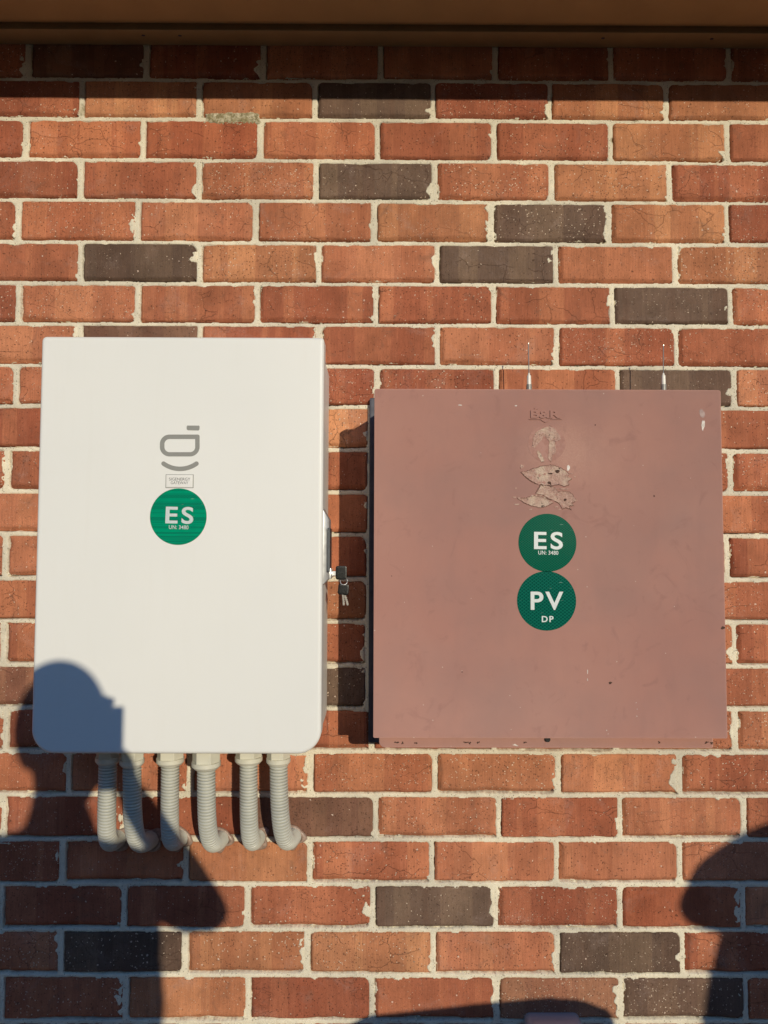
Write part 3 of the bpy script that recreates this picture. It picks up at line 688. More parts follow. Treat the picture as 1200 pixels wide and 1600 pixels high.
# ------------------------------------------------------------------ corrugated conduits below the cabinet
def bez(P, n):
    out = []
    for i in range(n + 1):
        t = i / n; q = [Vector(p) for p in P]
        while len(q) > 1: q = [q[k].lerp(q[k + 1], t) for k in range(len(q) - 1)]
        out.append(q[0])
    return out
CON = [(168.5, 1190, 185, 1308, .088, 18.5, 'leftmost of the six', 1325),
       (206, 1194, 236, 1309, .098, 18.5, 'second from left, mostly shaded', 1328),
       (266, 1192, 281, 1307, .088, 21, 'third from left, shaded on its lower half', 1324),
       (322, 1198, 345, 1308, .108, 22, 'fourth from left, largest hexagonal gland', 1328),
       (388.5, 1190, 402, 1306, .088, 21, 'fifth from left, nearly straight', 1326),
       (435, 1192, 458, 1304, .098, 18.5, 'rightmost of the six', 1327)]
for gxp, gyp, exp_, eyp, D, gr, lab, low in CON:
    g = at(gxp, gyp, D); e = at(exp_, eyp, 0); zl = at(gxp, low, D * .8).z + .0165
    t = thing('corrugated_conduit', (g.x, -D, g.z), 'grey corrugated conduit under the white cabinet, ' + lab, 'conduit', 'six conduits under the white cabinet')
    mid = at((gxp + exp_) / 2 - 3, (1270 + gyp) / 2, D)
    path = bez([(g.x, -D, wz0 + .01), (g.x, -D, g.z - .03), (g.x + (mid.x - g.x) * .3, -D - .002, zl + .035), (g.x * .6 + e.x * .4, -D - .004, zl - .016), (e.x, -.055, e.z + .006), (e.x, .012, e.z - .004)], 90)
    L = [0]
    for p, q in zip(path, path[1:]): L.append(L[-1] + (q - p).length)
    n = int(L[-1] / .00047); pts = []; rad = []
    for i in range(n + 1):
        s = L[-1] * i / n; k = max(0, min(int(np.searchsorted(L, s)) - 1, len(path) - 2)); f = (s - L[k]) / max(L[k + 1] - L[k], 1e-9)
        pts.append(path[k].lerp(path[k + 1], f)); ph = (s / .0056) % 1
        rad.append(.0168 - .0050 * (0.5 - 0.5 * math.cos(2 * math.pi * ph)) ** 3.2)
    link('hose', tube('hose', pts, rad, 24), M_PL, t, (0, 0, 0))
    gw = gr * (1.5117 - D) / FPX
    bm = bmesh.new()
    cyl(bm, (g.x, -D, g.z + .009), (g.x, -D, wz0 + .008), gw * .97, gw * .97, 6)
    bmesh.ops.bevel(bm, geom=[e_ for e_ in bm.edges], offset=.0008, segments=1, affect='EDGES')
    gl = link('gland', bm_mesh('gland', bm, True, 25), M_GL, t, (0, 0, 0))
    bm = bmesh.new(); cyl(bm, (g.x, -D, g.z + .0022), (g.x, -D, g.z + .0095), gw * 1.0, gw * 1.0, 40); cyl(bm, (g.x, -D, g.z - .0025), (g.x, -D, g.z + .0022), gw * .84, gw * 1.0, 40)
    link('collar', bm_mesh('collar', bm, True, 30), M_GL, gl, (0, 0, 0))
    # silicone bead round the entry
    bm = bmesh.new(); N1, N2 = 30, 8; V = []
    for i in range(N1):
        a = 2 * math.pi * i / N1; row = []
        rw = .0185 + .0022 * math.sin(3 * a + gxp) + .0018 * math.sin(5 * a + gxp * 2); th = .0045 + .002 * math.sin(4 * a + gxp)
        for j in range(N2):
            b_ = 2 * math.pi * j / N2
            row.append(bm.verts.new((e.x + math.cos(a) * (rw + th * math.cos(b_)), -.0015 + .0042 * math.sin(b_), e.z - .0035 + math.sin(a) * (rw + th * math.cos(b_)))))
        V.append(row)
    for i in range(N1):
        for j in range(N2): bm.faces.new((V[i][j], V[(i + 1) % N1][j], V[(i + 1) % N1][(j + 1) % N2], V[i][(j + 1) % N2]))
    link('sealant', bm_mesh('sealant', bm, True), M_SI, t, (0, 0, 0))

# ------------------------------------------------------------------ red oxide meter box
DM = .203
a = at(585, 607.5, DM); b = at(1124, 609, DM); c = at(583, 1152.5, DM); d = at(1139.5, 1155, DM)
mx0, mx1 = (a.x + c.x) / 2, (b.x + d.x) / 2; mz1, mz0 = (a.z + b.z) / 2, (c.z + d.z) / 2
mb = thing('meter_box', ((mx0 + mx1) / 2, 0, mz0), 'square faded red brown metal meter box with two green stickers and glue remains', 'meter box')
link('door', slab('door', mx0, mx1, mz0, mz1, (.0025, .0025, .004, .004), -DM, -.176, .0016, 3, 3), M_PK, mb, (0, 0, 0))
bz0 = at(860, 1169, .174).z
body = link('body', slab('body', mx0 + .010, mx1 - .012, bz0, mz1 - .004, (.010, .004, .004, .004), -.1745, -.012, .003, 5, 3), M_PK, mb, (0, 0, 0))
fl = at(577.5, 640, .012)
link('wall_flange', slab('wall_flange', fl.x, mx1 - .03, at(580, 1160, .01).z, at(580, 622, .01).z, (.003,) * 4, -.0117, .004, .001, 2, 2), M_FL, mb, (0, 0, 0))
# screw hole bump under the lip, rust spots, paint chips
p = at(856, 1155.5, .178); bm = bmesh.new(); cyl(bm, (p.x, -.1735, p.z), (p.x, -.1785, p.z), .0050, .0045, 16)
link('latch_stud', bm_mesh('latch_stud', bm, True, 40), M_BK, mb, (0, 0, 0))
def blob(name, px, py, rx, ry, D, mat, par, th=.0007, rough=.3, n=28, seed=0, rot=0):
    r_ = random.Random(seed + int(px * 7 + py)); ph = [r_.uniform(0, 6.3) for _ in range(5)]; pts = []
    for i in range(n):
        a = 2 * math.pi * i / n; f = 1 + rough * (.45 * math.sin(2 * a + ph[0]) + .35 * math.sin(3 * a + ph[1]) + .25 * math.sin(5 * a + ph[2]) + .2 * math.sin(9 * a + ph[3]))
        x, y = rx * f * math.cos(a), ry * f * math.sin(a)
        pts.append(P2(px + x * math.cos(rot) - y * math.sin(rot), py + x * math.sin(rot) + y * math.cos(rot), D))
    return link(name, poly_slab(name, pts, -D - th, -D + .0001), mat, par, (0, 0, 0))
M_RU = simple('rust_and_dirt', (.07, .035, .025), .9, nsc=300, amp=.5, bump=.0005)
M_CP = simple('paint_chip', (.66, .60, .55), .6, nsc=200, amp=.2)
for px, py, rx, ry in ((953.5, 1067, 2.6, 1.8), (1129.5, 981, 3.2, 2.2), (722, 1050, .9, .9), (1022, 775, .9, 1.6), (930, 664, .8, 1.2), (612, 900, .7, .7)): blob('rust_spot', px, py, rx, ry, DM, M_RU, mb, .0004)
for px, py, rx, ry in ((1098.5, 664, 2.4, 8), (918, 1049.5, .6, 3.4), (918, 1062, .6, 2), (719, 633, 3, .9), (948, 1141, .8, .8), (995, 1119, .7, .7), (995.5, 1108, .6, .6), (994, 1098, .6, .6), (888, 731, 2, 5), (806, 634, 2, .8)): blob('paint_chip', px, py, rx, ry, DM, M_CP, mb, .0003)
blob('dark_smudge', 1097, 646, 4, 7, DM, simple('greasy_smudge', (.24, .135, .125), .5), mb, .0002, .15, rot=-.2)
for px, py, w_ in ((620, 1160, 3), (629, 1161, 2), (650, 1161, 2), (728, 1160, 3), (734, 1161, 2), (747, 1160, 2), (820, 1160, 2), (1030, 1160, 2), (1104, 1160, 3), (1112, 1161, 3), (805, 1164, 3)): blob('rust_spot', px, py, w_, 1.4, .1745, M_RU if px != 805 else M_CP, mb, .0003, .8)
# embossed maker's mark
em = text_at('B&R', 829, 875, 641.5, 653.5, DM, M_PK, mb, .03, .0020, 'embossed_lettering', yy=-DM)
pts = [P2(x, y, DM) for x, y in ((826.5, 654.2), (845, 654.2), (846.5, 656.5), (851, 658.5), (856, 656.5), (857.5, 654.2), (878, 654.2), (878, 655.6), (859, 655.8), (856.5, 658.5), (852, 660.5), (848, 658.6), (844.5, 655.8), (826.5, 655.6))]
link('embossed_ribbon', poly_slab('embossed_ribbon', pts, -DM - .0016, -DM + .0001), M_PK, mb, (0, 0, 0))
pts = []
for i in range(10):
    a = math.pi * (i / 5) - math.pi / 2; r_ = 4.6 if i % 2 == 0 else 2.0; pts.append(P2(837.5 + r_ * math.cos(a), 638 + .6 * r_ * math.sin(a), DM))
link('embossed_star', poly_slab('embossed_star', pts, -DM - .0007, -DM + .0001), M_PK, mb, (0, 0, 0))
# remains of an old round seal and a torn label, glued to the door
gh = blob('seal_ghost', 854, 693.5, 29.5, 28, DM, M_GH, mb, .0004, .02, 48); gh['label'] = 'faint round mark left by an old seal'
def clump(name, pts, th, lab=None, mat=M_RS, seed=1):
    """a scab of dried adhesive: an uneven skin with a raised rim"""
    r_ = random.Random(seed); fine = []
    for (x0, y0), (x1, y1) in zip(pts, pts[1:] + pts[:1]):
        k = max(1, int(math.hypot(x1 - x0, y1 - y0) / 1.6))
        for i in range(k):
            t = i / k; fine.append((x0 + (x1 - x0) * t + r_.uniform(-.6, .6), y0 + (y1 - y0) * t + r_.uniform(-.6, .6)))
    cx = sum(p[0] for p in fine) / len(fine); cy = sum(p[1] for p in fine) / len(fine)
    bm = bmesh.new(); rings = []
    for sc, hh in ((1, 0), (.985, 1.0), (.93, .8), (.8, .55), (.5, .6), (.2, .5)):
        rings.append([bm.verts.new((P2(cx + (x - cx) * sc, cy + (y - cy) * sc, DM)[0], -DM + .0001 - th * hh * r_.uniform(.75, 1.25), P2(cx + (x - cx) * sc, cy + (y - cy) * sc, DM)[1])) for x, y in fine])
    for a_, b_ in zip(rings, rings[1:]):
        for i in range(len(a_)): bm.faces.new((a_[i], a_[(i + 1) % len(a_)], b_[(i + 1) % len(a_)], b_[i]))
    bm.faces.new(rings[-1])
    o = link(name, bm_mesh(name, bm, True, 40), mat, mb, (0, 0, 0))
    ed = [P2(cx + (x - cx) * 1.02 + (.45 if x > cx else -.45), cy + (y - cy) * 1.03 + (.6 if y > cy else -.5), DM) for x, y in fine]
    link('residue_edge', poly_slab('residue_edge', ed, -DM - .0002, -DM + .0001), M_ED, o, (0, 0, 0))  # thin dark brown outline just outside the scab
    if lab: o['label'] = lab
    return o
clump('adhesive_remains', [(831, 698), (833, 684), (838, 675), (848, 669), (858, 666), (866, 669), (873, 678), (877, 686), (870, 690), (864, 688), (858, 690), (852, 679), (845, 681), (837, 688), (835, 700)], .0016, 'ragged arc of brown glue from the old seal')
clump('adhesive_remains', [(858, 686), (866, 685), (868, 696), (869, 706), (863, 712), (861, 722), (856, 716), (857, 703)], .0013, 'upright strip of glue right of the seal')
clump('adhesive_remains', [(838, 704), (842, 704), (849, 716), (851, 721), (846, 722), (841, 714)], .0012, 'small slanting glue strip')
clump('adhesive_remains', [(814, 738), (822, 737), (832, 733), (845, 729), (859, 726.5), (870, 729), (882, 735), (890, 741), (886, 744), (893, 748), (887, 752), (889, 757), (882, 760), (873, 757), (862, 759), (852, 758), (843, 757), (832, 753), (824, 748)], .0020, 'large leaf shaped patch of torn label backing', seed=3)
clump('adhesive_remains', [(845, 758), (858, 759), (868, 763), (872, 768), (885, 768), (894, 772), (900, 781), (894, 786), (897, 790), (889, 790), (893, 796), (884, 793), (878, 795), (874, 787), (866, 782), (858, 779), (848, 773), (837, 771), (841, 764)], .0020, 'lower right torn patch of label backing', seed=5)
clump('adhesive_remains', [(809, 779), (822, 778), (834, 775), (846, 776), (856, 780), (864, 785), (854, 791), (842, 793), (830, 790), (818, 785)], .0020, 'lower left leaf shaped patch of label backing', seed=7)
for i, (px, py, rx, ry) in enumerate(((815.5, 729, 3.5, 2.5), (806, 763, 1.6, 1.2), (808, 788, 4, .9), (829, 796, 2.5, 1), (869, 792, 3.5, 1), (874, 796, 2.5, .9), (900, 782, 2.5, 1), (838, 774, 2, 1.3), (832, 775, 2, 1.3), (845, 775, 2.2, 1.4), (851, 777, 2.2, 1.4), (804, 777, 2, 1.3), (811, 778, 2.5, 1.3), (893, 740, 1.6, .8), (898, 745, 1.3, .7), (880, 764, 10, 1.2))): blob('glue_crumb', px, py, rx, ry, DM, M_RS, mb, .0009, .5, 14, i)
for i, (px, py, rx, ry) in enumerate(((871, 736.5, 3.2, 3), (843, 743, 2, 2), (851, 741, 2.2, 1.4), (860, 740, 3.2, 1.2), (829, 746, 3, 1.3), (850, 755, 3.0, 3), (858.5, 755, 2.8, 3), (842, 755, 2.4, 2.8), (885, 743, 1.6, 1.6), (883, 781, 2.4, 2), (869, 773, 2, 1.2), (862, 783, 4, 1.4), (848, 791, 3, 1.4), (878, 790, 1.8, 1.4), (833, 736, 1.4, 1))): blob('glue_hole', px, py, rx, ry, DM + .0012, M_RU if i % 3 == 0 else M_GH, mb, .0003, .3, 14, i)
sticker(855.3, 848, 45.3, DM, mb, M_G2, 'green round sticker reading ES UN: 3480, upper of the two', [('ES', 834.5, 879.3, 831, 858.5, .020, 1.22), ('UN: 3480', 841, 872.2, 860.5, 866.6, .008, 1.05)], .012)
sticker(854, 938.8, 46.2, DM, mb, M_G3, 'green round sticker reading PV DP, lower of the two', [('PV', 829.2, 880, 924.5, 953, .020, 1.22), ('DP', 846.5, 864.8, 962.5, 972, .022, 1.25)], .0)
for i, (ax, tip) in enumerate(((826.5, 537), (1036.5, 540))):
    D = .093; t0 = at(ax, 607, D); t1 = at(ax, 587, D); t2 = at(ax - .8 * (i == 0), tip, D); zb = mz1 - .0045
    bm = bmesh.new(); cyl(bm, (t1.x, -D, zb), (t1.x, -D, t0.z + .0075), .0058, .0052, 12); 
    bs = link('antenna', bm_mesh('antenna', bm, True, 35), simple('antenna_nut', (.30, .29, .27), .5, .3) if i == 0 else bpy.data.materials['antenna_nut'], mb, (0, 0, 0))
    bs['label'] = ('left', 'right')[i] + ' whip antenna standing on top of the box'
    bm = bmesh.new(); cyl(bm, (t1.x, -D, t0.z + .0075), (t1.x, -D, t1.z), .0042, .0038, 20); cyl(bm, (t1.x, -D, t1.z), (t1.x, -D, t1.z + .005), .0026, .0016, 12)
    link('antenna_sleeve', bm_mesh('antenna_sleeve', bm, True, 35), M_AW, bs, (0, 0, 0))
    bm = bmesh.new(); cyl(bm, (t1.x, -D, t1.z + .004), (t2.x, -D, t2.z), .0010, .0009, 10); cyl(bm, (t2.x, -D, t2.z - .001), (t2.x, -D, t2.z + .0015), .0016, .0016, 10)
    link('antenna_rod', bm_mesh('antenna_rod', bm, True, 35), M_ST, bs, (0, 0, 0))

# ------------------------------------------------------------------ weatherproof socket at the foot of the picture
D = .052; a = at(830, 1583, D); b = at(913, 1586, D); a.z -= .026; b.z -= .026
ou = thing('power_socket', ((a.x + b.x) / 2, 0, a.z - .15), 'grey plastic weatherproof power socket on the wall at the very bottom edge', 'socket')
link('back_box', slab('back_box', a.x - .004, b.x + .004, a.z - .152, a.z - .004, (.012,) * 4, -.032, .004, .004, 6), M_OU, ou, (0, 0, 0))
o = link('flap_cover', slab('flap_cover', a.x, b.x, a.z - .146, a.z, (.014, .014, .016, .014), -D, -.0322, .006, 8), M_OU, ou, (0, 0, 0))

# ------------------------------------------------------------------ people behind the camera (their shadows fall on the wall)
def sh(sx, sz, D): return Vector((sx + TA * D, -D, sz + TE * D))      # point at distance D whose shadow lands at (sx, sz)
def skin(name, V, E_, R, mat, parent, sub=2):
    me = bpy.data.meshes.new(name); me.from_pydata([tuple(v) for v in V], E_, [])
    o = bpy.data.objects.new(name, me); C.objects.link(o)
    md = o.modifiers.new('s', 'SKIN'); md.use_smooth_shade = True; md.branch_smoothing = .4
    sv = me.skin_vertices[0].data
    for i, r in enumerate(R): sv[i].radius = (r, r) if not hasattr(r, '__len__') else r
    sv[0].use_root = True
    o.modifiers.new('u', 'SUBSURF').levels = sub; o.modifiers['u'].render_levels = sub
    bpy.context.view_layer.update()
    m2 = bpy.data.meshes.new_from_object(o.evaluated_get(bpy.context.evaluated_depsgraph_get()))
    bpy.data.objects.remove(o); bpy.data.meshes.remove(me)
    for p in m2.polygons: p.use_smooth = True
    m2.materials.clear()
    return link(name, m2, mat, parent, (0, 0, 0))
M_SK = simple('skin', (.50, .29, .20), .5, nsc=40, amp=.06)
M_HR = simple('dark_hair', (.03, .02, .015), .6, nsc=200, amp=.3, bump=.002, bsc=200)
def ellipsoid(bm, c, r, seg=24):
    q = bmesh.ops.create_uvsphere(bm, u_segments=seg, v_segments=seg // 2 + 4, radius=1)
    for v in q['verts']: v.co = Vector((v.co.x * r[0], v.co.y * r[1], v.co.z * r[2])) + Vector(c)
    return q['verts']
def person(head, neck, chest, pelvis, shL, elL, wrL, shR, elR, wrR, hipw, label, shirt, pants, group=None, capd=False, bulk=1.0, fingersR=None, fingersL=None):
    """every joint in metres; the figure faces the wall (+Y), L is its left (-X)"""
    H = Vector(head)
    root = thing('person', (pelvis.x, pelvis.y, GZ), label, 'person', group)
    kneeL = Vector((pelvis.x - hipw * .9, pelvis.y + .02, GZ + .50)); kneeR = Vector((pelvis.x + hipw * .9, pelvis.y + .03, GZ + .50))
    anL = Vector((pelvis.x - hipw * .95, pelvis.y - .02, GZ + .09)); anR = Vector((pelvis.x + hipw * .95, pelvis.y + .02, GZ + .09))
    hiL = pelvis + Vector((-hipw * .8, 0, -.05)); hiR = pelvis + Vector((hipw * .8, 0, -.05))
    V = [pelvis, pelvis.lerp(chest, .5), chest, neck, neck.lerp(H, .45), H + Vector((0, -.012, -.02)), H + Vector((0, -.012, .055)),
         shL, shL.lerp(elL, .5), elL, elL.lerp(wrL, .4), wrL, shR, shR.lerp(elR, .5), elR, elR.lerp(wrR, .4), wrR,
         hiL, kneeL, kneeL.lerp(anL, .35), anL, hiR, kneeR, kneeR.lerp(anR, .35), anR]
    R = [(.135, .10), (.125, .09), (.135, .095), .052, .05, (.070, .088), (.068, .085), .052, .044, .036, .038, .026, .052, .044, .036, .038, .026,
         .082, .056, .056, .038, .082, .056, .056, .038]
    E_ = [(0, 1), (1, 2), (2, 3), (3, 4), (4, 5), (5, 6), (2, 7), (7, 8), (8, 9), (9, 10), (10, 11), (2, 12), (12, 13), (13, 14), (14, 15), (15, 16),
          (0, 17), (17, 18), (18, 19), (19, 20), (0, 21), (21, 22), (22, 23), (23, 24)]
    # palms and five fingers each
    for wi, dirs in ((11, fingersL), (16, fingersR)):
        w_ = V[wi]; pr = V[wi - 1]; fwd = (dirs[0] if dirs else (w_ - pr)).normalized(); side = (dirs[1] if dirs else Vector((1, 0, 0))).normalized(); curl = dirs[2].normalized() if dirs else Vector((0, 1, 0))
        palm = w_ + fwd * .055; V.append(palm); R.append((.034, .017)); pi = len(V) - 1; E_.append((wi, pi))
        for k, (ln_, of) in enumerate(((.068, -.030), (.076, -.010), (.072, .010), (.056, .029))):
            b0 = palm + fwd * .030 + side * of; b1 = b0 + fwd * ln_ * .45 + curl * ln_ * .12; b2 = b1 + fwd * ln_ * .25 + curl * ln_ * .32
            i0 = len(V); V += [b0, b1, b2]; R += [.0095, .0088, .0078]; E_ += [(pi, i0), (i0, i0 + 1), (i0 + 1, i0 + 2)]
        t0 = palm - fwd * .02 - side * .035; t1 = t0 + fwd * .035 - side * .022 + curl * .01; i0 = len(V)
        V += [t0, t1]; R += [.012, .0098]; E_ += [(pi, i0), (i0, i0 + 1)]
    skin('body', V, E_, R, M_SK, root)
    # face and ears: head shape with eyes half way up
    bm = bmesh.new(); vs = ellipsoid(bm, H + Vector((0, 0, .012)), (.078, .094, .112), 32)
    for v in vs:
        d = v.co - H
        if d.z < -.03: v.co.x = H.x + d.x * (1 + d.z * 1.6 + .05); v.co.y += .018 * (-d.z - .03) / .08
        if d.y > .06 and abs(d.x) < .014 and -.03 < d.z < .02: v.co.y += .020 * (1 - abs(d.x) / .014)
        if d.y > .05 and abs(abs(d.x) - .032) < .016 and .0 < d.z < .03: v.co.y -= .006
    for s in (-1, 1):
        ellipsoid(bm, H + Vector((s * .080, -.008, .002)), (.009, .020, .032), 12)
    face = link('head', bm_mesh('head', bm, True), M_SK, root, (0, 0, 0))
    for s in (-1, 1):
        bm = bmesh.new(); ellipsoid(bm, H + Vector((s * .032, .080, .016)), (.012, .010, .009), 12); link('eye', bm_mesh('eye', bm, True), M_LB, face, (0, 0, 0))
    bm = bmesh.new(); ellipsoid(bm, H + Vector((0, .084, -.052)), (.024, .010, .007), 12)
    link('mouth', bm_mesh('mouth', bm, True), simple('lips', (.40, .15, .12), .5), face, (0, 0, 0))
    bm = bmesh.new(); vs = ellipsoid(bm, H + Vector((0, -.008, .024)), (.086, .104, .116), 32)
    bmesh.ops.delete(bm, geom=[v for v in bm.verts if (v.co.z - H.z) < .03 and (v.co.y - H.y) > .01 or (v.co.z - H.z) < -.05], context='VERTS')
    link('hair', bm_mesh('hair', bm, True), M_HR, root, (0, 0, 0))
    if capd:
        bm = bmesh.new(); ellipsoid(bm, H + Vector((0, -.004, .052)), (.092, .108, .086), 32)
        bmesh.ops.delete(bm, geom=[v for v in bm.verts if (v.co.z - H.z) < .045], context='VERTS')
        bx(bm, H.x - .062, H.x + .062, H.y + .085, H.y + .155, H.z + .048, H.z + .054, .002)
        link('cap', bm_mesh('cap', bm, True, 40), simple('navy_cap', (.03, .035, .06), .8), root, (0, 0, 0))
    # clothes follow the body
    mS = simple('shirt_' + shirt[0], shirt[1], .85, nsc=20, amp=.12, bump=.003, bsc=18); mP = simple('trousers_' + pants[0], pants[1], .85, nsc=20, amp=.12, bump=.003, bsc=18)
    nb = neck + Vector((0, 0, -.035))
    skin('shirt', [pelvis + Vector((0, 0, -.02)), pelvis.lerp(chest, .5), chest, nb, shL, shL.lerp(elL, .5), elL.lerp(shL, .12), shR, shR.lerp(elR, .5), elR.lerp(shR, .12)],
         [(0, 1), (1, 2), (2, 3), (2, 4), (4, 5), (5, 6), (2, 7), (7, 8), (8, 9)], [(.155 * bulk * 1.12, .118), (.145 * bulk * 1.20, .108), (.152 * (bulk * .5 + .5), .112), .066, .068, .060, .056, .068, .060, .056], mS, root)
    skin('trousers', [pelvis + Vector((0, 0, .03)), hiL, kneeL, anL + Vector((0, 0, .02)), hiR, kneeR, anR + Vector((0, 0, .02))], [(0, 1), (1, 2), (2, 3), (0, 4), (4, 5), (5, 6)],
         [(.150, .115), .096, .072, .058, .096, .072, .058], mP, root)
    for an in (anL, anR):
        bm = bmesh.new(); bx(bm, an.x - .047, an.x + .047, an.y - .08, an.y + .19, GZ + .012 * (an.y > -1.3), GZ + .085, .03, 3)
        link('shoe', bm_mesh('shoe', bm, True, 50), M_BK, root, (0, 0, 0))
    return root
Hd = 1.90
head = sh(-.735, -1.435, Hd); neck = sh(-.740, -1.565, 1.96); chest = sh(-.738, -1.74, 2.00)
pel = Vector((chest.x + .01, -1.98, GZ + .93))
person(head, neck, chest, pel,
       sh(-.915, -1.665, 1.98), sh(-.86, -1.75, 1.76), sh(-.676, -1.505, 1.575),
       sh(-.605, -1.675, 1.96), sh(-.425, -1.788, 1.72), sh(-.604, -1.530, 1.56), .10,
       'person in a dark shirt holding a phone up to photograph the wall', ('charcoal', (.05, .05, .06)), ('denim', (.05, .07, .13)), bulk=1.78,
       fingersR=(Vector((-.40, .15, 1)), Vector((.3, -1, .1)), Vector((-1, .1, 0))), fingersL=(Vector((-.02, .1, 1)), Vector((-.3, -1, .1)), Vector((.25, 1, 0))))
ph = thing('phone', (CAM.x - .006, -1.522, -1.112), 'black smartphone held upright in the right hand of the photographer', 'phone')
bm = bmesh.new(); bx(bm, CAM.x - .045, CAM.x + .031, -1.5270, -1.519, -1.192, -1.040, .0035, 3); link('case', bm_mesh('case', bm, True, 40), M_BK, ph, (0, 0, 0))
bm = bmesh.new(); cyl(bm, (CAM.x, -1.519, CAM.z), (CAM.x, -1.5165, CAM.z), .008, .0075, 24); link('lens', bm_mesh('lens', bm), M_DK, ph, (0, 0, 0))
bm = bmesh.new(); bx(bm, CAM.x - .042, CAM.x + .028, -1.5276, -1.5272, -1.188, -1.044); link('screen', bm_mesh('screen', bm), M_DK, ph, (0, 0, 0))
D2 = 1.9
ch2 = sh(.735, -1.80, D2); pel2 = Vector((ch2.x, -D2, GZ + .86))
person(sh(.820, -1.31, D2), sh(.770, -1.455, D2), ch2, pel2,
       sh(.655, -1.630, D2), sh(.498, -1.757, 1.84), sh(.66, -1.80, 1.70), sh(.885, -1.705, D2), sh(.93, -1.90, D2), sh(.80, -1.88, 1.74), .095,
       'person standing with folded arms beside the photographer', ('olive', (.09, .10, .06)), ('beige', (.30, .25, .18)), capd=True, bulk=1.52)

# ------------------------------------------------------------------ wheelie bin whose lid shades the foot of the wall
Db = 1.12
b0 = sh(-.20, -1.968, Db); b1 = sh(.352, -1.944, Db)
bn = thing('wheelie_bin', ((b0.x + b1.x) / 2, -Db - .2, GZ), 'dark green wheelie bin standing side on between the wall and the people', 'bin')
M_BN = simple('green_bin_plastic', (.02, .06, .03), .5, nsc=20, amp=.1); 
xa, xb = b0.x + .02, b1.x - .03
bm = bmesh.new()
v = [bm.verts.new(c) for c in [(xa + .07, -Db - .40, GZ + .07), (xb - .03, -Db - .40, GZ + .07), (xb - .03, -Db - .06, GZ + .07), (xa + .07, -Db - .06, GZ + .07),
                               (xa, -Db - .46, b0.z - .05), (xb, -Db - .46, b1.z - .05), (xb, -Db, b1.z - .05), (xa, -Db, b0.z - .05)]]
for f in ((0, 1, 2, 3), (4, 5, 6, 7), (0, 1, 5, 4), (1, 2, 6, 5), (2, 3, 7, 6), (3, 0, 4, 7)): bm.faces.new([v[i] for i in f])
bmesh.ops.bevel(bm, geom=bm.edges[:], offset=.015, segments=3, affect='EDGES')
link('bin_body', bm_mesh('bin_body', bm, True, 40), M_BN, bn, (0, 0, 0))
bm = bmesh.new()
prof = [(xa - .02, b0.z - .048), (xa - .02, b0.z - .03), (xa + .05, b0.z + .004), (xa + .25, b0.z + .024), (xb - .10, b1.z + .013), (xb - .04, b1.z + .010), (xb + .02, b1.z - .012), (xb + .03, b1.z - .048)]
A = [bm.verts.new((x, -Db - .47, z)) for x, z in prof]; Bv = [bm.verts.new((x, -Db + .01, z)) for x, z in prof]
for i in range(len(A)): bm.faces.new((A[i], A[(i + 1) % len(A)], Bv[(i + 1) % len(A)], Bv[i]))
bm.faces.new(A); bm.faces.new(Bv[::-1]); bmesh.ops.bevel(bm, geom=bm.edges[:], offset=.006, segments=2, affect='EDGES')
link('lid', bm_mesh('lid', bm, True, 40), M_BN, bn, (0, 0, 0))
bm = bmesh.new(); cyl(bm, (xb + .045, -Db - .40, b1.z - .06), (xb + .045, -Db - .06, b1.z - .06), .012, None, 16)
for yy in (-.40, -.23, -.06): bx(bm, xb, xb + .05, -Db + yy - .008, -Db + yy + .008, b1.z - .068, b1.z - .052)
link('handle', bm_mesh('handle', bm, True, 40), M_BN, bn, (0, 0, 0))
for yy in (-.47, .0):
    bm = bmesh.new(); cyl(bm, (xb, -Db + yy - .02, GZ + .112), (xb, -Db + yy + .02, GZ + .112), .10, None, 32)
    bmesh.ops.bevel(bm, geom=[e for e in bm.edges if len(e.link_faces) == 2 and e.calc_face_angle(0) > 1], offset=.008, segments=2, affect='EDGES')
    link('wheel', bm_mesh('wheel', bm, True, 40), M_BK, bn, (0, 0, 0))

# ------------------------------------------------------------------ unseen paling fence and trees, added behind the camera to block low sky light
M_FE = simple('weathered_paling', (.13, .10, .075), .9, nsc=12, amp=.25); M_BA = simple('bark', (.09, .065, .045), .9, nsc=20, amp=.3, bump=.01, bsc=25)
M_LF = simple('leaf_green', (.045, .075, .025), .6, nsc=6, amp=.35)
fe = thing('sky_block_fence', (0, -8.5, GZ), 'unseen weathered timber paling fence, added at the back of the lawn', 'fence')  # unseen fence, added to screen off the sky near the horizon
pm = None
for i in range(90):
    if pm is None:
        bm = bmesh.new(); bx(bm, -.072, .072, -.008, .008, 0, 1.5, .003, 1); pm = bm_mesh('paling', bm); pm.materials.append(M_FE)
    o = link('paling', pm, None, fe, (-7 + i * .156, -8.5 + .002 * (i % 3), GZ + .04 + .01 * ((i * 7) % 4)))
for z in (.35, 1.2):
    bm = bmesh.new(); bx(bm, -7.1, 7.1, -8.58, -8.512, GZ + z, GZ + z + .07); link('rail', bm_mesh('rail', bm), M_FE, fe, (0, 0, 0))
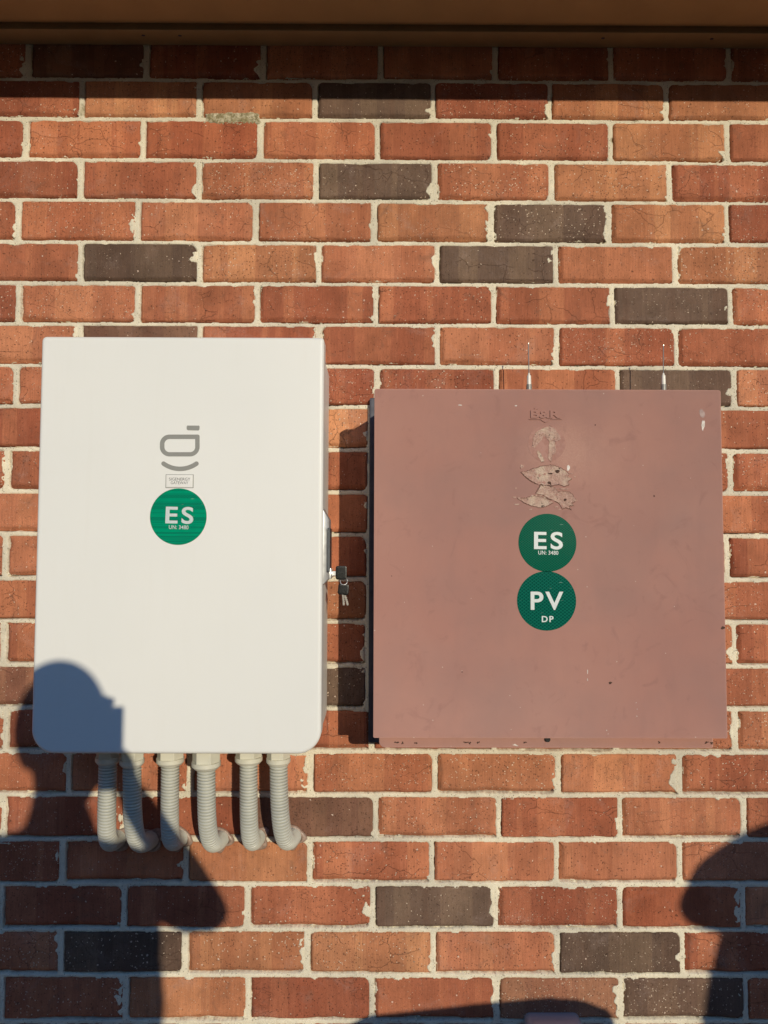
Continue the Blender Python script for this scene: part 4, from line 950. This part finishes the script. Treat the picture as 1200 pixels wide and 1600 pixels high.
def tree(x, y, hgt, rad, seed, label):  # unseen trees, added to darken the eave by hiding low sky, clear of the sun
    r_ = random.Random(seed); t = thing('sky_block_tree', (x, y, GZ), label, 'tree', 'unseen trees added to block low sky light')
    bm = bmesh.new(); cyl(bm, (x, y, GZ - .1), (x + .1, y, GZ + hgt * .5), .20, .12, 14)
    for k in range(6):
        a = k * 1.05 + seed; cyl(bm, (x + .05, y, GZ + hgt * (.25 + .04 * k)), (x + rad * .7 * math.cos(a), y + rad * .7 * math.sin(a), GZ + hgt * (.55 + .05 * k)), .07, .02, 8)
    link('trunk', bm_mesh('trunk', bm), M_BA, t, (0, 0, 0))
    n = 9000; g = np.random.RandomState(seed)
    cl = g.normal(size=(40, 3)); cl /= np.linalg.norm(cl, axis=1)[:, None]; cl *= (g.rand(40, 1) ** .4) * np.array([rad, rad, hgt * .42]) * .85
    c = cl[g.randint(0, 40, n)] + g.normal(size=(n, 3)) * rad * .16 + np.array([x, y, GZ + hgt * .58])
    u = g.normal(size=(n, 3)); u /= np.linalg.norm(u, axis=1)[:, None]; w = np.cross(u, g.normal(size=(n, 3))); w /= np.linalg.norm(w, axis=1)[:, None]
    sz = g.uniform(.07, .13, (n, 1)); co = np.stack([c - u * sz, c + w * sz * .5, c + u * sz, c - w * sz * .5], 1).reshape(-1, 3)
    link('crown', np_mesh('crown', co, np.arange(4 * n).reshape(n, 4), False), M_LF, t, (0, 0, 0))
for a in ((-9.5, -11, 6.5, 2.9, 1, 'tall leafy tree behind the left end of the paling fence'), (-4.2, -12.5, 6.0, 2.6, 2, 'leafy tree second from the left behind the paling fence'),
          (11.5, -9.5, 6.8, 3.0, 3, 'broad leafy tree behind the right end of the paling fence'), (0.2, -14, 5.2, 2.1, 4, 'smallest leafy tree behind the middle of the paling fence'),
          (-16, -14, 8, 3.4, 7, 'dark broad tree far left beyond the fence'), (-11, -19, 8.5, 3.6, 8, 'high round tree well behind the left fence end'), (-5, -19, 7.5, 3.2, 9, 'high tree behind the second tree from the left'),
          (-1, -20, 7, 3.0, 10, 'far tree behind the smallest tree'), (16, -13, 8, 3.4, 11, 'dark broad tree far right beyond the fence'), (12, -17, 7.5, 3.2, 12, 'high tree behind the broad right hand tree'),
          (14, -44, 6.6, 4.2, 13, 'low spreading tree in the distance, left of a pair'), (20, -44, 6.8, 4.4, 14, 'low spreading tree in the distance, right of a pair'), (8, -46, 6.4, 4.2, 15, 'lone low tree in the far distance'),
          (-10, -3.5, 6.0, 2.6, 5, 'leafy tree at the left edge of the lawn'), (11, -2.5, 6.2, 2.8, 6, 'leafy tree at the right edge of the lawn')): tree(*a)
